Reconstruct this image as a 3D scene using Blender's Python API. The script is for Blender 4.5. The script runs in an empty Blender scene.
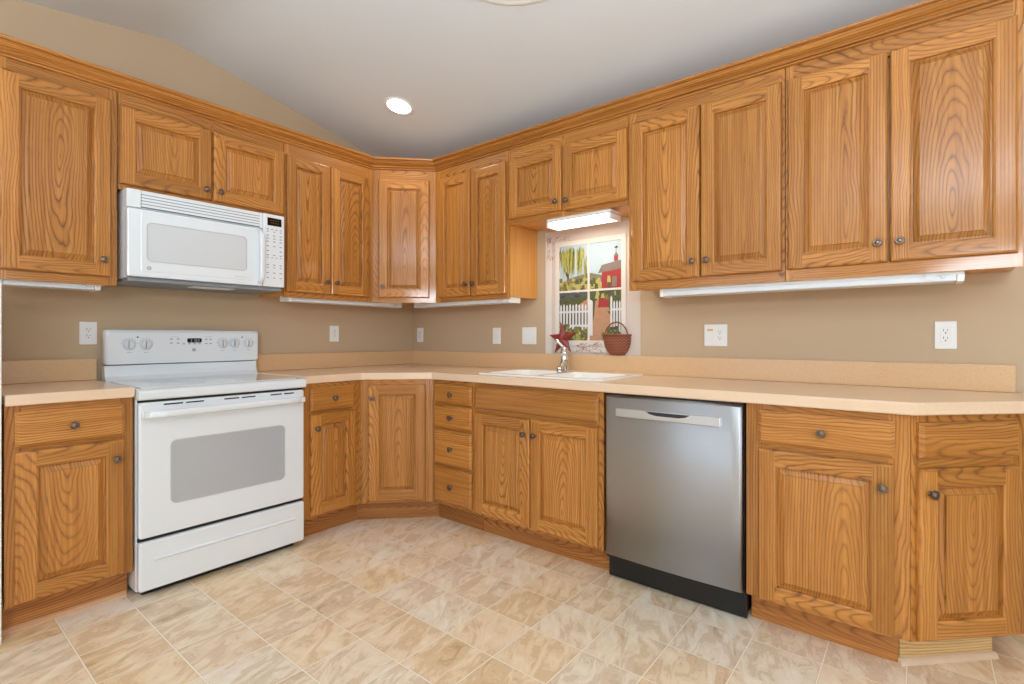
import bpy, bmesh, math, random
from mathutils import Vector, Matrix
from mathutils.geometry import tessellate_polygon
R = random.Random(7)
PI = math.pi
S = bpy.context.scene
COL = S.collection

# ------------------------------------------------------------------ camera, world, lights, exposure
cam = bpy.data.objects.new('camera', bpy.data.cameras.new('camera'))
COL.objects.link(cam); S.camera = cam
cam.location = (3.2502, -2.7438, 1.1263)
cam.rotation_euler = (PI / 2, 0, 0.6762)
cam.data.sensor_width = 36.0
cam.data.lens = 508.86 / 1024 * 36.0
cam.data.shift_y = -4.5 / 1024
cam.data.clip_start = 0.02

w = bpy.data.worlds.new('world'); S.world = w; w.use_nodes = True
w.node_tree.nodes['Background'].inputs[0].default_value = (0.75, 0.86, 1.0, 1)
w.node_tree.nodes['Background'].inputs[1].default_value = 1.0

S.view_settings.view_transform = 'Standard'
S.view_settings.look = 'None'
S.view_settings.gamma = 1.0
S.view_settings.use_curve_mapping = False
S.view_settings.exposure = 0.02
S.cycles.max_bounces = 10
S.cycles.diffuse_bounces = 6
S.cycles.glossy_bounces = 4
S.cycles.caustics_reflective = False
S.cycles.caustics_refractive = False
S.cycles.sample_clamp_indirect = 4.0
S.cycles.use_denoising = True

def area(name, loc, look, sx, sy, power, col=(1, 1, 1), spread=PI):
    l = bpy.data.lights.new(name, 'AREA'); l.shape = 'RECTANGLE'
    l.size = sx; l.size_y = sy; l.energy = power; l.color = col; l.spread = spread
    o = bpy.data.objects.new(name, l); COL.objects.link(o); o.location = loc
    o.rotation_euler = Vector(look).to_track_quat('-Z', 'Y').to_euler()
    return o

# daylight through the windows of the room behind the camera (lights stand in the window openings)
area('daylight_back_window', (1.60, -5.03, 1.35), (0, 1, 0), 1.5, 1.3, 20, (0.72, 0.87, 1.0))
area('daylight_back_patio', (5.20, -5.03, 1.15), (0, 1, 0), 1.1, 1.9, 36, (0.72, 0.87, 1.0))
area('daylight_side_window', (6.03, -2.60, 1.35), (-1, 0, 0), 1.7, 1.3, 30, (0.72, 0.87, 1.0))

# added upward light that brightens the vaulted ceiling; no fixture stands there
area('added_bounce_light', (3.7, -3.7, 1.75), (-.15, .25, 1), .7, .7, 130, (0.80, 0.90, 1.0))

# ------------------------------------------------------------------ colour and node helpers
def lin(c):
    c = c / 255.0
    return c / 12.92 if c <= 0.04045 else ((c + 0.055) / 1.055) ** 2.4
def rgb(r, g, b): return (lin(r), lin(g), lin(b), 1.0)

def mat(name, col, rough=0.5, metal=0.0, spec=0.5, coat=0.0, emit=None, est=0.0, noise=0.0, nscale=40.0):
    m = bpy.data.materials.new(name); m.use_nodes = True
    nt = m.node_tree; b = nt.nodes['Principled BSDF']
    b.inputs['Base Color'].default_value = col
    b.inputs['Roughness'].default_value = rough
    b.inputs['Metallic'].default_value = metal
    b.inputs['Specular IOR Level'].default_value = spec
    b.inputs['Coat Weight'].default_value = coat
    b.inputs['Coat Roughness'].default_value = 0.08
    if emit:
        b.inputs['Emission Color'].default_value = emit
        b.inputs['Emission Strength'].default_value = est
    if noise:
        tc = nt.nodes.new('ShaderNodeTexCoord'); n = nt.nodes.new('ShaderNodeTexNoise')
        n.inputs['Scale'].default_value = nscale; n.inputs['Detail'].default_value = 4
        nt.links.new(tc.outputs['Object'], n.inputs['Vector'])
        mx = nt.nodes.new('ShaderNodeMix'); mx.data_type = 'RGBA'
        k = noise
        mx.inputs[6].default_value = (col[0] * (1 - k), col[1] * (1 - k), col[2] * (1 - k), 1)
        mx.inputs[7].default_value = (min(1, col[0] * (1 + k)), min(1, col[1] * (1 + k)), min(1, col[2] * (1 + k)), 1)
        nt.links.new(n.outputs[0], mx.inputs[0]); nt.links.new(mx.outputs[2], b.inputs['Base Color'])
    return m

class NT:
    """tiny expression helper over math nodes"""
    def __init__(s, nt): s.nt = nt
    def m(s, op, a, b=None, c=None):
        n = s.nt.nodes.new('ShaderNodeMath'); n.operation = op
        for i, v in enumerate((a, b, c)):
            if v is None: continue
            if isinstance(v, (int, float)): n.inputs[i].default_value = v
            else: s.nt.links.new(v, n.inputs[i])
        return n.outputs[0]
    def vec(s, x, y, z):
        n = s.nt.nodes.new('ShaderNodeCombineXYZ')
        for i, v in enumerate((x, y, z)):
            if isinstance(v, (int, float)): n.inputs[i].default_value = v
            else: s.nt.links.new(v, n.inputs[i])
        return n.outputs[0]
    def noise(s, vec, scale=1.0, detail=2.0, rough=0.5):
        n = s.nt.nodes.new('ShaderNodeTexNoise'); n.inputs['Scale'].default_value = scale
        n.inputs['Detail'].default_value = detail; n.inputs['Roughness'].default_value = rough
        s.nt.links.new(vec, n.inputs['Vector']); return n.outputs[0]
    def ramp(s, fac, stops, interp='LINEAR'):
        n = s.nt.nodes.new('ShaderNodeValToRGB'); n.color_ramp.interpolation = interp
        e = n.color_ramp.elements
        while len(e) < len(stops): e.new(0.5)
        for el, (p, c) in zip(e, stops): el.position = p; el.color = c
        s.nt.links.new(fac, n.inputs[0]); return n.outputs[0]
    def mix(s, fac, a, b, mode='MIX'):
        n = s.nt.nodes.new('ShaderNodeMix'); n.data_type = 'RGBA'; n.blend_type = mode
        for i, v in ((0, fac), (6, a), (7, b)):
            if isinstance(v, (int, float)): n.inputs[i].default_value = v
            elif isinstance(v, tuple): n.inputs[i].default_value = v
            else: s.nt.links.new(v, n.inputs[i])
        return n.outputs[2]

def oak(name, light, mid, dark, rough=0.42, contrast=1.0):
    m = bpy.data.materials.new(name); m.use_nodes = True; nt = m.node_tree; T = NT(nt)
    b = nt.nodes['Principled BSDF']
    uv = nt.nodes.new('ShaderNodeUVMap'); uv.uv_map = 'grain'
    sp = nt.nodes.new('ShaderNodeSeparateXYZ'); nt.links.new(uv.outputs[0], sp.inputs[0])
    u, v = sp.outputs[0], sp.outputs[1]
    at = nt.nodes.new('ShaderNodeAttribute'); at.attribute_name = 'board'
    sb = nt.nodes.new('ShaderNodeSeparateXYZ'); nt.links.new(at.outputs['Vector'], sb.inputs[0])
    bx, by, bz, seed = sb.outputs[0], sb.outputs[1], sb.outputs[2], at.outputs['Alpha']
    s50 = T.m('MULTIPLY', seed, 53.0)
    n1 = T.noise(T.vec(T.m('MULTIPLY', u, 9.0), T.m('MULTIPLY', v, 2.6), s50), 1.0, 2.0)
    n2 = T.noise(T.vec(T.m('MULTIPLY', u, 30.0), T.m('MULTIPLY', v, 11.0), s50), 1.0, 2.0)
    cx = T.m('SUBTRACT', u, bx)
    cx = T.m('ADD', cx, T.m('MULTIPLY', T.m('SUBTRACT', n1, 0.5), 0.04))
    d = T.m('MULTIPLY', T.m('SUBTRACT', v, by), bz)
    d = T.m('ADD', d, T.m('MULTIPLY', T.m('SUBTRACT', n2, 0.5), 0.010))
    r = T.m('SQRT', T.m('ADD', T.m('MULTIPLY', cx, cx), T.m('MULTIPLY', d, d)))
    ph = T.m('DIVIDE', r, 0.0098)
    ph = T.m('ADD', ph, T.m('MULTIPLY', T.m('SUBTRACT', n1, 0.5), 3.0))
    fr = T.m('FRACT', ph)
    k = T.m('POWER', T.m('ABSOLUTE', T.m('SUBTRACT', T.m('MULTIPLY', fr, 2.0), 1.0)), 3.6)   # 1 at the ring line, 0 between
    pores = T.noise(T.vec(T.m('MULTIPLY', u, 520.0), T.m('MULTIPLY', v, 16.0), s50), 1.0, 3.0, 0.6)
    streak = T.noise(T.vec(T.m('MULTIPLY', u, 70.0), T.m('MULTIPLY', v, 2.0), s50), 1.0, 2.0)
    base = T.ramp(streak, [(0.3, mid), (0.7, light)])
    pk = T.m('MULTIPLY', k, T.m('ADD', 0.45, T.m('MULTIPLY', pores, 0.9)))
    fac = T.m('MULTIPLY', pk, 0.80 * contrast)
    n = T.noise(T.vec(T.m('MULTIPLY', u, 6.0), T.m('MULTIPLY', v, 1.2), s50), 1.0, 1.0)
    fac = T.m('MULTIPLY', fac, T.m('ADD', -0.05, T.m('MULTIPLY', n, 1.9)))
    fac = T.m('MAXIMUM', fac, 0.0)
    fac = T.m('MINIMUM', fac, 1.0)
    c = T.mix(fac, base, dark)
    pd = T.m('MULTIPLY', T.m('GREATER_THAN', pores, 0.60), 0.22 * contrast)
    c = T.mix(pd, c, dark)
    tint = T.m('ADD', 0.84, T.m('MULTIPLY', T.m('FRACT', T.m('MULTIPLY', seed, 7.31)), 0.30))
    tv = T.vec(tint, T.m('POWER', tint, 1.12), T.m('POWER', tint, 1.35))
    c = T.mix(1.0, c, tv, 'MULTIPLY')
    nt.links.new(c, b.inputs['Base Color'])
    b.inputs['Roughness'].default_value = rough
    b.inputs['Specular IOR Level'].default_value = 0.30
    b.inputs['Coat Weight'].default_value = 0.32
    b.inputs['Coat Roughness'].default_value = 0.10
    bp = nt.nodes.new('ShaderNodeBump'); bp.inputs['Strength'].default_value = 0.10; bp.inputs['Distance'].default_value = 0.001
    nt.links.new(fac, bp.inputs['Height']); bp.invert = True
    nt.links.new(bp.outputs[0], b.inputs['Normal'])
    return m

OAK = oak('golden_oak', rgb(196, 134, 66), rgb(170, 108, 44), rgb(88, 46, 16))
OAKSIDE = oak('golden_oak_side', rgb(222, 162, 86), rgb(208, 144, 70), rgb(170, 104, 44), contrast=0.5)
OAKDARK = oak('oak_toe_board', rgb(190, 128, 66), rgb(160, 100, 48), rgb(94, 52, 20))
OAKPALE = oak('oak_pale_end', rgb(225, 195, 140), rgb(205, 168, 112), rgb(130, 92, 50))  # paler oak for the toe board of the angled end cabinet
SHOE = oak('oak_shoe_moulding', rgb(214, 170, 128), rgb(196, 148, 106), rgb(140, 92, 56), contrast=0.5)
PALEMOLD = mat('pale_moulding', rgb(214, 190, 162), 0.45, noise=0.08)  # pale tone for the shoe moulding of the end cabinet

def wall_mat(name, col):
    m = bpy.data.materials.new(name); m.use_nodes = True; nt = m.node_tree; T = NT(nt); b = nt.nodes['Principled BSDF']
    tc = nt.nodes.new('ShaderNodeTexCoord')
    n = T.noise(tc.outputs['Object'], 260.0, 3.0); n2 = T.noise(tc.outputs['Object'], 1.3, 2.0)
    c = T.mix(n2, (col[0] * .96, col[1] * .96, col[2] * .96, 1), (col[0] * 1.04, col[1] * 1.04, col[2] * 1.04, 1))
    nt.links.new(c, b.inputs['Base Color']); b.inputs['Roughness'].default_value = 0.75
    b.inputs['Specular IOR Level'].default_value = 0.25
    bp = nt.nodes.new('ShaderNodeBump'); bp.inputs['Strength'].default_value = 0.12; bp.inputs['Distance'].default_value = 0.001
    nt.links.new(n, bp.inputs['Height']); nt.links.new(bp.outputs[0], b.inputs['Normal'])
    return m
WALL = wall_mat('tan_wall_paint', rgb(190, 167, 138))
CEIL = wall_mat('white_ceiling_paint', rgb(220, 225, 229))

def floor_mat():
    m = bpy.data.materials.new('stone_tile_vinyl'); m.use_nodes = True; nt = m.node_tree; T = NT(nt); b = nt.nodes['Principled BSDF']
    tc = nt.nodes.new('ShaderNodeTexCoord'); sp = nt.nodes.new('ShaderNodeSeparateXYZ'); nt.links.new(tc.outputs['Object'], sp.inputs[0])
    TS = 0.2282
    x = T.m('DIVIDE', T.m('SUBTRACT', sp.outputs[0], 1.617), TS); y = T.m('DIVIDE', T.m('ADD', sp.outputs[1], 1.159), TS)
    ix, iy = T.m('FLOOR', x), T.m('FLOOR', y); fx, fy = T.m('FRACT', x), T.m('FRACT', y)
    wn = nt.nodes.new('ShaderNodeTexWhiteNoise'); wn.noise_dimensions = '3D'
    nt.links.new(T.vec(ix, iy, 3.0), wn.inputs['Vector']); rnd = wn.outputs['Value']
    wn2 = nt.nodes.new('ShaderNodeTexWhiteNoise'); wn2.noise_dimensions = '3D'
    nt.links.new(T.vec(ix, iy, 11.0), wn2.inputs['Vector']); rnd2 = wn2.outputs['Value']
    # marbling, streaks along y with a slant, different in every tile
    ang = T.m('ADD', 0.15, T.m('MULTIPLY', rnd2, 0.5))
    ca, sa = T.m('COSINE', ang), T.m('SINE', ang)
    px = T.m('ADD', T.m('MULTIPLY', sp.outputs[0], ca), T.m('MULTIPLY', sp.outputs[1], sa))
    py = T.m('SUBTRACT', T.m('MULTIPLY', sp.outputs[1], ca), T.m('MULTIPLY', sp.outputs[0], sa))
    wv = T.vec(T.m('MULTIPLY', px, 17.0), T.m('MULTIPLY', py, 5.0), T.m('MULTIPLY', rnd, 37.0))
    wob = T.noise(wv, 0.8, 2.0)
    wv2 = T.vec(T.m('ADD', T.m('MULTIPLY', px, 17.0), T.m('MULTIPLY', wob, 3.0)), T.m('MULTIPLY', py, 5.0), T.m('MULTIPLY', rnd, 37.0))
    n = T.noise(wv2, 1.2, 8.0, 0.70)
    n = T.m('ADD', n, T.m('MULTIPLY', T.m('SUBTRACT', rnd2, 0.5), 0.10))
    c1 = T.ramp(n, [(0.28, rgb(196, 158, 112)), (0.40, rgb(224, 190, 146)), (0.54, rgb(236, 210, 172)), (0.72, rgb(248, 232, 204))])
    c2 = T.ramp(n, [(0.28, rgb(192, 164, 134)), (0.40, rgb(222, 200, 172)), (0.54, rgb(238, 224, 204)), (0.72, rgb(250, 243, 232))])
    c = T.mix(T.m('MULTIPLY', rnd, 1.0), c1, c2)
    vein = T.m('SUBTRACT', 1.0, T.m('MINIMUM', T.m('MULTIPLY', T.m('ABSOLUTE', T.m('SUBTRACT', n, 0.45)), 45.0), 1.0))
    c = T.mix(T.m('MULTIPLY', vein, 0.24), c, rgb(150, 120, 90))
    ex = T.m('MINIMUM', fx, T.m('SUBTRACT', 1.0, fx)); ey = T.m('MINIMUM', fy, T.m('SUBTRACT', 1.0, fy))
    g = T.m('LESS_THAN', T.m('MINIMUM', ex, ey), 0.011)
    g2 = T.m('LESS_THAN', T.m('MINIMUM', ex, ey), 0.018)
    c = T.mix(T.m('MULTIPLY', g2, 0.30), c, rgb(150, 122, 96))
    c = T.mix(T.m('MULTIPLY', g, 0.9), c, rgb(252, 240, 220))
    nt.links.new(c, b.inputs['Base Color'])
    b.inputs['Roughness'].default_value = 0.36; b.inputs['Specular IOR Level'].default_value = 0.4
    bp = nt.nodes.new('ShaderNodeBump'); bp.inputs['Strength'].default_value = 0.15; bp.inputs['Distance'].default_value = 0.002
    nt.links.new(n, bp.inputs['Height']); nt.links.new(bp.outputs[0], b.inputs['Normal'])
    return m
FLOOR = floor_mat()

def speckle(name, a, b_, rough):
    m = bpy.data.materials.new(name); m.use_nodes = True; nt = m.node_tree; T = NT(nt); b = nt.nodes['Principled BSDF']
    tc = nt.nodes.new('ShaderNodeTexCoord'); n = T.noise(tc.outputs['Object'], 420.0, 3.0, 0.7)
    nt.links.new(T.ramp(n, [(0.38, a), (0.62, b_)]), b.inputs['Base Color']); b.inputs['Roughness'].default_value = rough
    return m
COUNTER = speckle('cream_solid_surface', rgb(224, 192, 160), rgb(238, 212, 184), 0.22)
SPLASH = speckle('tan_backsplash', rgb(206, 166, 122), rgb(222, 186, 144), 0.3)
WHITE = mat('white_enamel', rgb(232, 238, 243), 0.16, coat=0.4)
WHITE2 = mat('white_satin_plastic', rgb(224, 228, 232), 0.35)
GLASSW = mat('pale_grey_oven_glass', rgb(178, 182, 188), 0.14, spec=0.8, coat=0.8)
GLASSM = mat('pale_microwave_glass', rgb(212, 216, 220), 0.10, spec=0.6)
GREYM = mat('grey_underside', rgb(132, 136, 140), 0.5)
GREYL = mat('light_grey_print', rgb(168, 170, 172), 0.5)
GREYK = mat('pale_grey_line', rgb(190, 191, 192), 0.4)  # pale grey for window borders, emblem fill and caption
BLACK = mat('black_plastic', rgb(18, 18, 18), 0.35)
BLACKG = mat('black_display', rgb(12, 13, 12), 0.12)
AMBER = mat('dim_display_segments', rgb(120, 96, 50), 0.5, emit=rgb(150, 110, 50), est=0.25)
CYAN = mat('pale_display_segments', rgb(160, 190, 190), 0.5, emit=rgb(170, 210, 210), est=0.5)
CHROME = mat('polished_chrome', rgb(225, 225, 222), 0.12, 1.0)
PEWTER = mat('antique_pewter', rgb(120, 104, 92), 0.32, 1.0)
PLATE = mat('white_wall_plate', rgb(236, 236, 234), 0.35)
SINKW = mat('white_cast_sink', rgb(245, 243, 238), 0.18, coat=0.3)
LAMPON = mat('lit_diffuser', (1, 1, 1, 1), 0.5, emit=(1.0, 0.93, 0.80, 1), est=2.6)
CANON = mat('lit_can_lens', (1, 1, 1, 1), 0.5, emit=(1.0, 0.96, 0.90, 1), est=14.0)
HOUSING = mat('white_lamp_housing', rgb(238, 238, 234), 0.4)
TRIMW = mat('white_painted_trim', rgb(232, 232, 228), 0.4)

def steel():
    m = bpy.data.materials.new('brushed_stainless'); m.use_nodes = True; nt = m.node_tree; T = NT(nt); b = nt.nodes['Principled BSDF']
    tc = nt.nodes.new('ShaderNodeTexCoord'); sp = nt.nodes.new('ShaderNodeSeparateXYZ'); nt.links.new(tc.outputs['Object'], sp.inputs[0])
    n = T.noise(T.vec(T.m('MULTIPLY', sp.outputs[0], 6.0), 0.0, T.m('MULTIPLY', sp.outputs[2], 900.0)), 1.0, 2.0)
    nt.links.new(T.ramp(n, [(0.3, rgb(180, 182, 186)), (0.7, rgb(186, 188, 192))]), b.inputs['Base Color'])
    b.inputs['Metallic'].default_value = 1.0; b.inputs['Roughness'].default_value = 0.40
    b.inputs['Anisotropic'].default_value = 0.85; b.inputs['Anisotropic Rotation'].default_value = 0.25
    tg = nt.nodes.new('ShaderNodeTangent'); tg.direction_type = 'RADIAL'; tg.axis = 'Z'
    nt.links.new(tg.outputs[0], b.inputs['Tangent'])
    return m
STEEL = steel()

# ------------------------------------------------------------------ mesh helpers
class MB:
    def __init__(s): s.v = []; s.f = []; s.uv = []; s.bd = []; s.mi = []; s.sm = []
    def face(s, pts, board=None, mi=0, smooth=False):
        i0 = len(s.v); s.v += [tuple(p) for p in pts]; s.f.append(list(range(i0, i0 + len(pts))))
        if board:
            s.uv.append([board.uv(p) for p in pts]); s.bd.append(board.data)
        else:
            s.uv.append([(p[0], p[2]) for p in pts]); s.bd.append((0.3, 0, 0.05, 0.5))
        s.mi.append(mi); s.sm.append(smooth)
    def box(s, x0, x1, y0, y1, z0, z1, board=None, mi=0):
        a = [(x0, y0, z0), (x1, y0, z0), (x1, y1, z0), (x0, y1, z0), (x0, y0, z1), (x1, y0, z1), (x1, y1, z1), (x0, y1, z1)]
        for q in ((0, 1, 5, 4), (1, 2, 6, 5), (2, 3, 7, 6), (3, 0, 4, 7), (4, 5, 6, 7), (3, 2, 1, 0)):
            s.face([a[k] for k in q], board, mi)
    def prism(s, poly, z0, z1, board=None, mi=0):   # poly ccw in xy
        n = len(poly)
        s.face([(x, y, z1) for x, y in poly], board, mi)
        s.face([(x, y, z0) for x, y in reversed(poly)], board, mi)
        for i in range(n):
            a, b = poly[i], poly[(i + 1) % n]
            s.face([(a[0], a[1], z0), (b[0], b[1], z0), (b[0], b[1], z1), (a[0], a[1], z1)], board, mi)
    def rings(s, rings, board=None, mi=0, cap0=False, cap1=False, smooth=False, closed=True):
        for A, B in zip(rings, rings[1:]):
            n = len(A)
            for i in range(n if closed else n - 1):
                j = (i + 1) % n
                s.face([A[i], A[j], B[j], B[i]], board, mi, smooth)
        if cap0: s.face(list(reversed(rings[0])), board, mi)
        if cap1: s.face(rings[-1], board, mi)
    def lathe(s, prof, c=(0, 0, 0), axis='z', seg=20, mi=0, cap=True):
        rr = []
        for r, h in prof:
            ring = []
            for k in range(seg):
                a = 2 * PI * k / seg; x, y = r * math.cos(a), r * math.sin(a)
                p = {'z': (x, y, h), '-y': (x, -h, y), 'x': (h, x, y)}[axis]
                ring.append((c[0] + p[0], c[1] + p[1], c[2] + p[2]))
            rr.append(ring)
        s.rings(rr, mi=mi, cap0=cap, cap1=cap, smooth=True)
    def tube(s, pts, rad, seg=10, mi=0, cap=True):
        rr = []; P = [Vector(p) for p in pts]
        rads = rad if isinstance(rad, (list, tuple)) else [rad] * len(P)
        up = Vector((0, 0, 1))
        for i, p in enumerate(P):
            t = (P[min(i + 1, len(P) - 1)] - P[max(i - 1, 0)]).normalized()
            a = t.cross(up if abs(t.z) < 0.95 else Vector((1, 0, 0))).normalized(); b = a.cross(t).normalized()
            rr.append([tuple(p + (a * math.cos(2 * PI * k / seg) + b * math.sin(2 * PI * k / seg)) * rads[i]) for k in range(seg)])
        s.rings(rr, mi=mi, cap0=cap, cap1=cap, smooth=True)
    def build(s, name, mats, parent=None, bevel=0.0, weld=True, seg=2):
        me = bpy.data.meshes.new(name); me.from_pydata(s.v, [], s.f)
        if not isinstance(mats, (list, tuple)): mats = [mats]
        for m in mats: me.materials.append(m)
        me.uv_layers.new(name='grain'); me.color_attributes.new('board', 'FLOAT_COLOR', 'CORNER')
        me.uv_layers['grain'].data.foreach_set('uv', [c for f in s.uv for p in f for c in p])
        me.color_attributes['board'].data.foreach_set('color', [c for f, d in zip(s.uv, s.bd) for _ in f for c in d])
        me.polygons.foreach_set('material_index', s.mi); me.polygons.foreach_set('use_smooth', s.sm)
        bm = bmesh.new(); bm.from_mesh(me)
        if weld: bmesh.ops.remove_doubles(bm, verts=bm.verts, dist=1e-5)
        bmesh.ops.recalc_face_normals(bm, faces=bm.faces)
        bm.to_mesh(me); bm.free()
        o = bpy.data.objects.new(name, me); COL.objects.link(o)
        if parent: o.parent = parent
        if bevel:
            md = o.modifiers.new('bevel', 'BEVEL'); md.width = bevel; md.segments = seg; md.limit_method = 'ANGLE'; md.angle_limit = 0.6
            md.harden_normals = False
        return o

class Board:
    """one plank: grain axis and cross axis ('x','y','z'), centre, and its growth-ring data"""
    AX = {'x': Vector((1, 0, 0)), 'y': Vector((0, 1, 0)), 'z': Vector((0, 0, 1))}
    def __init__(s, g, c, center, kind='straight', eye=None):
        s.g = s.AX[g] if isinstance(g, str) else Vector(g); s.c = s.AX[c] if isinstance(c, str) else Vector(c)
        s.o = Vector(center); s.d = s.g.cross(s.c)
        if eye: ox, oy, sl = eye
        elif kind == 'straight': ox, oy, sl = R.choice((-1, 1)) * R.uniform(0.06, 0.16), R.uniform(-0.8, 0.8), R.uniform(0.005, 0.04)
        elif kind == 'cath': ox, oy, sl = R.uniform(-0.03, 0.03), R.choice((-1, 1)) * R.uniform(0.0, 0.42), R.uniform(0.10, 0.19)
        else: ox, oy, sl = R.uniform(-0.05, 0.05), R.choice((-1, 1)) * R.uniform(0.1, 0.5), R.uniform(0.07, 0.2)
        s.data = (ox, oy, sl, R.uniform(0.02, 0.98))
    def uv(s, p):
        q = Vector(p) - s.o
        return (q.dot(s.c) + q.dot(s.d) * .4, q.dot(s.g))

def prop(o, label=None, cat=None, group=None, kind=None):
    if label: o['label'] = label
    if cat: o['category'] = cat
    if group: o['group'] = group
    if kind: o['kind'] = kind
    return o
def empty(name, loc, rz, label, cat, group=None):
    o = bpy.data.objects.new(name, None); COL.objects.link(o); o.location = loc; o.rotation_euler = (0, 0, rz)
    o.empty_display_size = 0.1
    return prop(o, label, cat, group)

# ------------------------------------------------------------------ room shell
Z_RB = 2.426 + 0.209 * 1.55 + 0.3 * (0.209 - (0.209 + 0.15) / 2)
def ceil_z(y):
    if y > -1.55: return 2.426 - 0.209 * y
    if y < -1.85: return Z_RB + 0.15 * (y + 1.85)
    t = (-1.55 - y) / 0.30; z0 = 2.426 + 0.209 * 1.55          # rounded ridge between the two slopes
    return z0 + 0.3 * (0.209 * t - (0.209 + 0.15) * t * t / 2)
XR, YB = 6.0, -5.0
def struct(mb, name, m): return prop(mb.build(name, m, weld=True), kind='structure')
b = MB(); b.box(-0.12, XR + 0.12, YB - 0.12, 0.12, -0.06, 0.0); struct(b, 'floor', FLOOR)
def wall_poly(mb, xa, xb):   # gable-shaped wall in the yz plane
    pts = [(0.0, 0.0), (YB, 0.0), (YB, ceil_z(YB))] + [(-1.85 + .03 * k, ceil_z(-1.85 + .03 * k)) for k in range(11)] + [(0.0, ceil_z(0))]
    A = [(xa, y, z) for y, z in pts]; B = [(xb, y, z) for y, z in pts]
    mb.rings([A, B], cap0=True, cap1=True)
b = MB(); wall_poly(b, -0.1, 0.0); struct(b, 'wall_left', WALL)
b = MB(); b.box(-0.1, XR + 0.1, 0.0, 0.1, 0, ceil_z(0)); struct(b, 'wall_right', WALL)
# wall behind the camera, with a window and a patio door opening
b = MB(); zt = ceil_z(YB)
for x0, x1, z0, z1 in ((0, .85, 0, zt), (.85, 2.35, 0, .70), (.85, 2.35, 2.0, zt), (2.35, 4.65, 0, zt), (4.65, 5.75, 0, .2), (4.65, 5.75, 2.1, zt), (5.75, XR, 0, zt)):
    b.box(x0, x1, YB - 0.1, YB, z0, z1)
struct(b, 'wall_back', WALL)
b = MB(); 
for y0, y1, z0, z1 in ((-1.75, 0, 0, ceil_z(0)), (-3.45, -1.75, 0, .70), (-3.45, -1.75, 2.0, ceil_z(0)), (YB, -3.45, 0, zt)):
    b.box(XR, XR + 0.1, y0, y1, z0, z1)
b.face([(XR, 0, ceil_z(0)), (XR, -1.75, ceil_z(0)), (XR, -1.665, ceil_z(-1.665))]); b.face([(XR, -1.665, ceil_z(-1.665)), (XR, -1.75, ceil_z(0)), (XR, -3.45, ceil_z(0)), (XR, -3.45, ceil_z(-3.45))])
b.face([(XR, -3.45, zt), (XR, YB, zt), (XR, -3.45, ceil_z(-3.45))])
struct(b, 'wall_far', WALL)
b = MB(); cy = [(0.0, ceil_z(0))] + [(-1.55 - .03 * k, ceil_z(-1.55 - .03 * k)) for k in range(11)] + [(YB, ceil_z(YB))]
A = [(-0.1, y, z) for y, z in cy] + [(-0.1, y, z + 0.1) for y, z in reversed(cy)]
B = [(XR + 0.1, p[1], p[2]) for p in A]
b.rings([A, B], cap0=True, cap1=True, smooth=False); struct(b, 'ceiling', CEIL)
def window(name, x0, x1, z0, z1, side):
    b = MB()
    def bx(a0, a1, c0, c1):
        if side == 'back': b.box(a0, a1, YB - 0.02, YB + 0.02, c0, c1)
        else: b.box(XR - 0.02, XR + 0.02, a0, a1, c0, c1)
    t = 0.07; mx, mz = (x0 + x1) / 2, (z0 + z1) / 2
    bx(x0 - t, x0, z0 - t, z1 + t); bx(x1, x1 + t, z0 - t, z1 + t); bx(x0, x1, z1, z1 + t); bx(x0, x1, z0 - t, z0)
    bx(mx - .02, mx + .02, z0, z1); bx(x0, mx - .02, mz - .012, mz + .012); bx(mx + .02, x1, mz - .012, mz + .012)
    struct(b, name, TRIMW)
window('window_1', .85, 2.35, .70, 2.0, 'back'); window('door_1', 4.65, 5.75, .2, 2.1, 'back'); window('window_2', -3.45, -1.75, .70, 2.0, 'side')

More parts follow.
